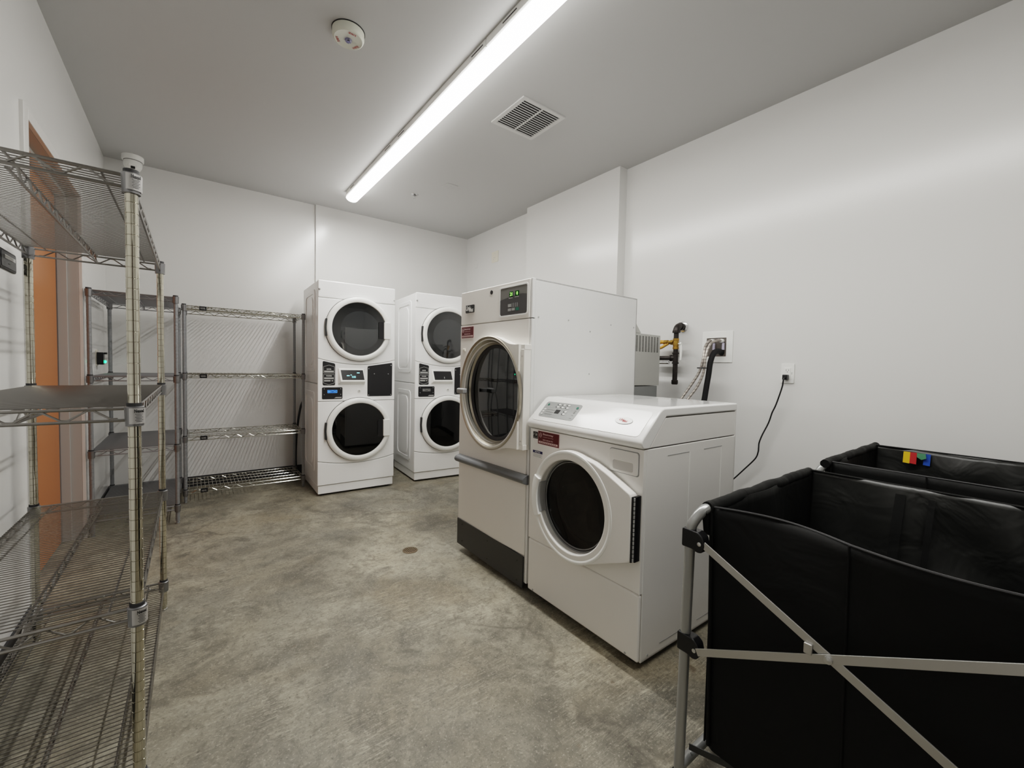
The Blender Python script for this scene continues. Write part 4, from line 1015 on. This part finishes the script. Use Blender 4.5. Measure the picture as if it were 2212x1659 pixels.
def cart(label, X0, L, W, YT, ztop, lean, front, seed, sx=.036):
    """frame ends at y=YT and y=YT-W (local y down the picture), long top tubes run along +x. Origin at floor."""
    t = thing('laundry_sorter_cart', label, 'laundry cart', (X0, YT, 0), 0)
    r = .0140
    def uframe(y, sgn):
        yb, yt_ = y + sgn * lean, y      # foot splayed outwards
        pts = [(0, yb, .045), (0, yt_ + sgn * .026, ztop - .062)]; q_ = .056
        for i in range(1, 9):
            a = PI / 2 * i / 8; pts.append((q_ - q_ * math.cos(a), yt_ + sgn * .026 * (1 - i / 8) ** 1.3, ztop - q_ + q_ * math.sin(a)))
        for i in range(0, 8):
            a = PI / 2 * i / 8; pts.append((L - q_ + q_ * math.sin(a), yt_ + sgn * .026 * (i / 8) ** 1.3, ztop - q_ + q_ * math.cos(a)))
        pts += [(L, yt_ + sgn * .026, ztop - .062), (L, yb, .045)]
        MB().tube(pts, r, 14).build('end_frame', 'tube', t)
        MB().tube([(0, yb, .052), (L, yb, .052)], r, 12).build('bottom_rail', 'tube', t)
        for x in (0, L):
            MB().lathe([(0, 0), (.017, 0), (.019, .006), (.019, .035), (.0135, .040)], (x, yb, 0), 'z', 18).build('foot_cap', 'black', t)
    uframe(0, 1); uframe(-W, -1)
    for x in (0, L):
        for y, sg in ((0, -1), (-W, 1)):
            for z in (ztop - .083, ztop - .378):
                yc = y - sg * (.026 + (lean - .026) * (1 - (z - .05) / (ztop - .11)))
                b_ = MB(); s_ = rpoly([(-.016, -.025), (.015, -.025), (.028, -.031), (.042, -.028) , (.049, -.008), (.044, .014), (.030, .025), (-.016, .027)], .006)
                b_.prism([(yc + sg * p_[0], z + p_[1]) for p_ in s_], x - .016, x + .016, 'x')
                bo = b_.build('pivot_bracket', 'black', t, .003)
                xs = x - .017
                MB().lathe([(0, -.003), (.0055, -.002), (.0055, 0)], (xs, yc + sg * .036, z - .004), 'x', 12).build('rivet', 'nickelscrew', bo)
    def flat(p, q, x, wd=.0095, th=.0016, name='cross_bar'):
        p, q = Vector(p), Vector(q); dv = (q - p).normalized(); nz = Vector((-dv.y, dv.x))
        pts = [p - nz * wd, q - nz * wd, q + nz * wd, p + nz * wd]
        MB().prism([(a.x, a.y) for a in pts], x - th, x + th, 'x').build(name, 'alum', t, .0006)
    zu, zl = ztop - .087, ztop - .382; du = .036 - .026; dl = .036 - (.026 + (lean - .026) * .48)
    for x, s_ in ((-.012, 1), (L + .012, -1)):
        flat((-du - .008, zu), (-W + dl + .008, zl), x, name='cross_bar'); flat((-dl - .008, zl), (-W + du + .008, zu), x - .005 * s_, name='cross_bar')
        MB().lathe([(0, -.012 * s_), (.008, -.011 * s_), (.008, -.002 * s_)], (x, -W / 2, (zu + zl) / 2), 'x', 14).build('centre_rivet', 'nickelscrew', t)
        MB().box(x - .009, x + .002, -W / 2 + .030, -W / 2 + .046, (zu + zl) / 2 - .008, (zu + zl) / 2 + .016).build('stop_clip', 'alum', t, .002)
    # bottom folding braces
    for x in (.05,):
        m = MB(); m.box(x, x + .003, -W + .02, -.0, .072, .091)
        m.v = [(p[0] + .35 * (-p[1]) , p[1] + lean, p[2]) for p in m.v]; m.build('floor_brace', 'darkgrey', t, .0006)
        m = MB(); m.box(x + L * .7, x + L * .7 + .003, -W + .02, -.0, .072, .091)
        m.v = [(p[0] - .35 * (-p[1]), p[1] + lean, p[2]) for p in m.v]; m.build('floor_brace', 'darkgrey', t, .0006)
    # the bag
    x0, x1, y0, y1, zb = .045, L - .045, -W + .012, -.012, .135
    zt = ztop + .004
    bg = cloth_panel('bag', [(x0, y0, zb), (x1, y0, zb), (x1, y0, zt), (x0, y0, zt)], 24, 20, .02, t, seed)
    cloth_panel('bag_end_panel', [(x0, y1, zb), (x1, y1, zb), (x1, y1, zt), (x0, y1, zt)], 30, 24, .022, bg, seed + 1)
    cloth_panel('bag_front_panel', [(x0, y1, zb), (x0, y0, zb), (x0, y0, zt), (x0, y1, zt)], 36, 24, .003, bg, seed + 2, hem=front)
    cloth_panel('bag_back_panel', [(x1, y1, zb), (x1, y0, zb), (x1, y0, zt + .006), (x1, y1, zt + .006)], 60, 44, .060, bg, seed + 3, amp_fn=lambda u, t_: .30 + 1.1 * u, mat='nylonlit', hem=lambda u, t_: (-.13 * (1 - t_) ** 1.2 * (.4 + .6 * math.sin(PI * u)), 0, 0))
    MB().prism(rrect(x0, x1, y0, y1, .03), zb - .012, zb + .004, 'z').build('bag_floor', 'nylon', bg)
    # sleeves round the top tubes
    for y in (0, -W):
        m = MB(); pts = [(sx + (L - 2 * sx) * i / 40, y + .0015 * math.sin(i * .7), ztop + .0015 * math.sin(i * .53 + seed)) for i in range(41)]
        rs = random.Random(seed + 40); m.tube(pts, [.0168 + rs.uniform(-.0008, .0012) for i in range(41)], 14); m.build('tube_sleeve', 'nylon', bg)
    m = MB().prism(rpoly([(.018, ztop - .002), (.052, ztop - .002), (.052, ztop - .078), (.034, ztop - .076)], .012), -.006, .006, 'y'); m.build('sleeve_tab', 'nylon', bg)
    # piping and centre seam on the front panel
    def fpt(u, t_):
        p = Vector((x0, y1 + (y0 - y1) * u, zb + (zt - zb) * t_)); return p + Vector(front(u, t_)) if front else p
    hemt = MB().tube([fpt(i / 40, 1.) for i in range(41)], .0028, 6); hemt.build('hem_piping', 'rubber', bg)
    sm = MB().tube([fpt(.52, i / 20) + Vector((-.006, 0, 0)) for i in range(21)], .0025, 6); sm.build('centre_seam', 'nylon', bg)
    ed = MB().tube([fpt(.0, i / 20) + Vector((-.003, .003, 0)) for i in range(21)], .005, 8); ed.build('edge_binding', 'nylon', bg)
    # divider strips on the inner back wall
    for yy, w_, nm in ((-.27, .026, 'divider_strip'), (-.345, .016, 'divider_seam')):
        m = MB(); vs = []
        for i in range(17):
            t_ = .97 - .75 * i / 16; z_ = zb + (zt - zb) * t_
            for sy in (-1, 1):
                y_ = yy + sy * w_ / 2 + .012 * i / 16; u_ = (y_ - y1) / (y0 - y1)
                vs.append((x1 - .016 - .012 * math.sin(PI * min(i / 4, 1) / 2) - .13 * (1 - t_) ** 1.2 * (.4 + .6 * math.sin(PI * u_)), y_, z_))
        m.add(vs, [(2 * i, 2 * i + 1, 2 * i + 3, 2 * i + 2) for i in range(16)], True); m.build(nm, 'nylon', bg)
    m = MB().tube([(x1 - .003, y1 + (y0 - y1) * i / 20, zt + .006) for i in range(21)], .0035, 6); m.build('back_hem', 'nylon', bg)
    return t, bg, (x0, x1, y0, y1, zb, zt)

def front1(u, t):
    k = math.sin(PI * min(u / .52, 1.)) if u < .52 else -.55 * math.sin(PI * (u - .52) / .48)
    return (.045 * k * t ** 3, -.016 * (1 - u) * (1 - t), .0)
cart('black fabric laundry sorter cart on a silver crossed frame, in the right foreground', 1.100, .83, .61, .590, .800, .034, front1, 3)
t2, bg2, (x0, x1, y0, y1, zb, zt) = cart('second black laundry cart behind the near cart, with coloured tags inside', 2.046, .752, .565, .585, .814, .02, None, 11, .002)
for i, mt in enumerate(('tagY', 'tagR', 'tagG', 'tagB')):
    ya = -.120 - i * .0235; m = MB(); xx = x1 - .012
    if mt == 'tagG':
        m.add([(xx - .020, ya, zt - .004), (xx - .020, ya - .030, zt - .004), (xx - .030, ya - .034, zt - .024), (xx - .034, ya - .018, zt - .032), (xx - .030, ya - .002, zt - .022)], [(0, 1, 2, 3, 4)])
    else:
        m.add([(xx - .018, ya, zt - .004), (xx - .018, ya - .0235, zt - .004), (xx - .022, ya - .0225, zt - .058), (xx - .022, ya + .001, zt - .056)], [(0, 1, 2, 3)])
    m.build('sorting_tag', mt, bg2, label=dict(tagY='yellow', tagR='red', tagG='green curled', tagB='blue')[mt] + ' tag')

# ------------------------------------------------------------------ world, render look
wd = bpy.data.worlds.new('world'); bpy.context.scene.world = wd; wd.use_nodes = True
wd.node_tree.nodes['Background'].inputs[0].default_value = (.5, .5, .5, 1); wd.node_tree.nodes['Background'].inputs[1].default_value = .3
sc = bpy.context.scene
sc.view_settings.view_transform = 'Filmic'; sc.view_settings.look = 'Medium High Contrast'; sc.view_settings.exposure = 1.72
sc.cycles.use_denoising = True; sc.cycles.max_bounces = 10; sc.cycles.diffuse_bounces = 6; sc.cycles.glossy_bounces = 5
sc.cycles.transparent_max_bounces = 12; sc.cycles.sample_clamp_indirect = 6
sc.cycles.caustics_reflective = False; sc.cycles.caustics_refractive = False
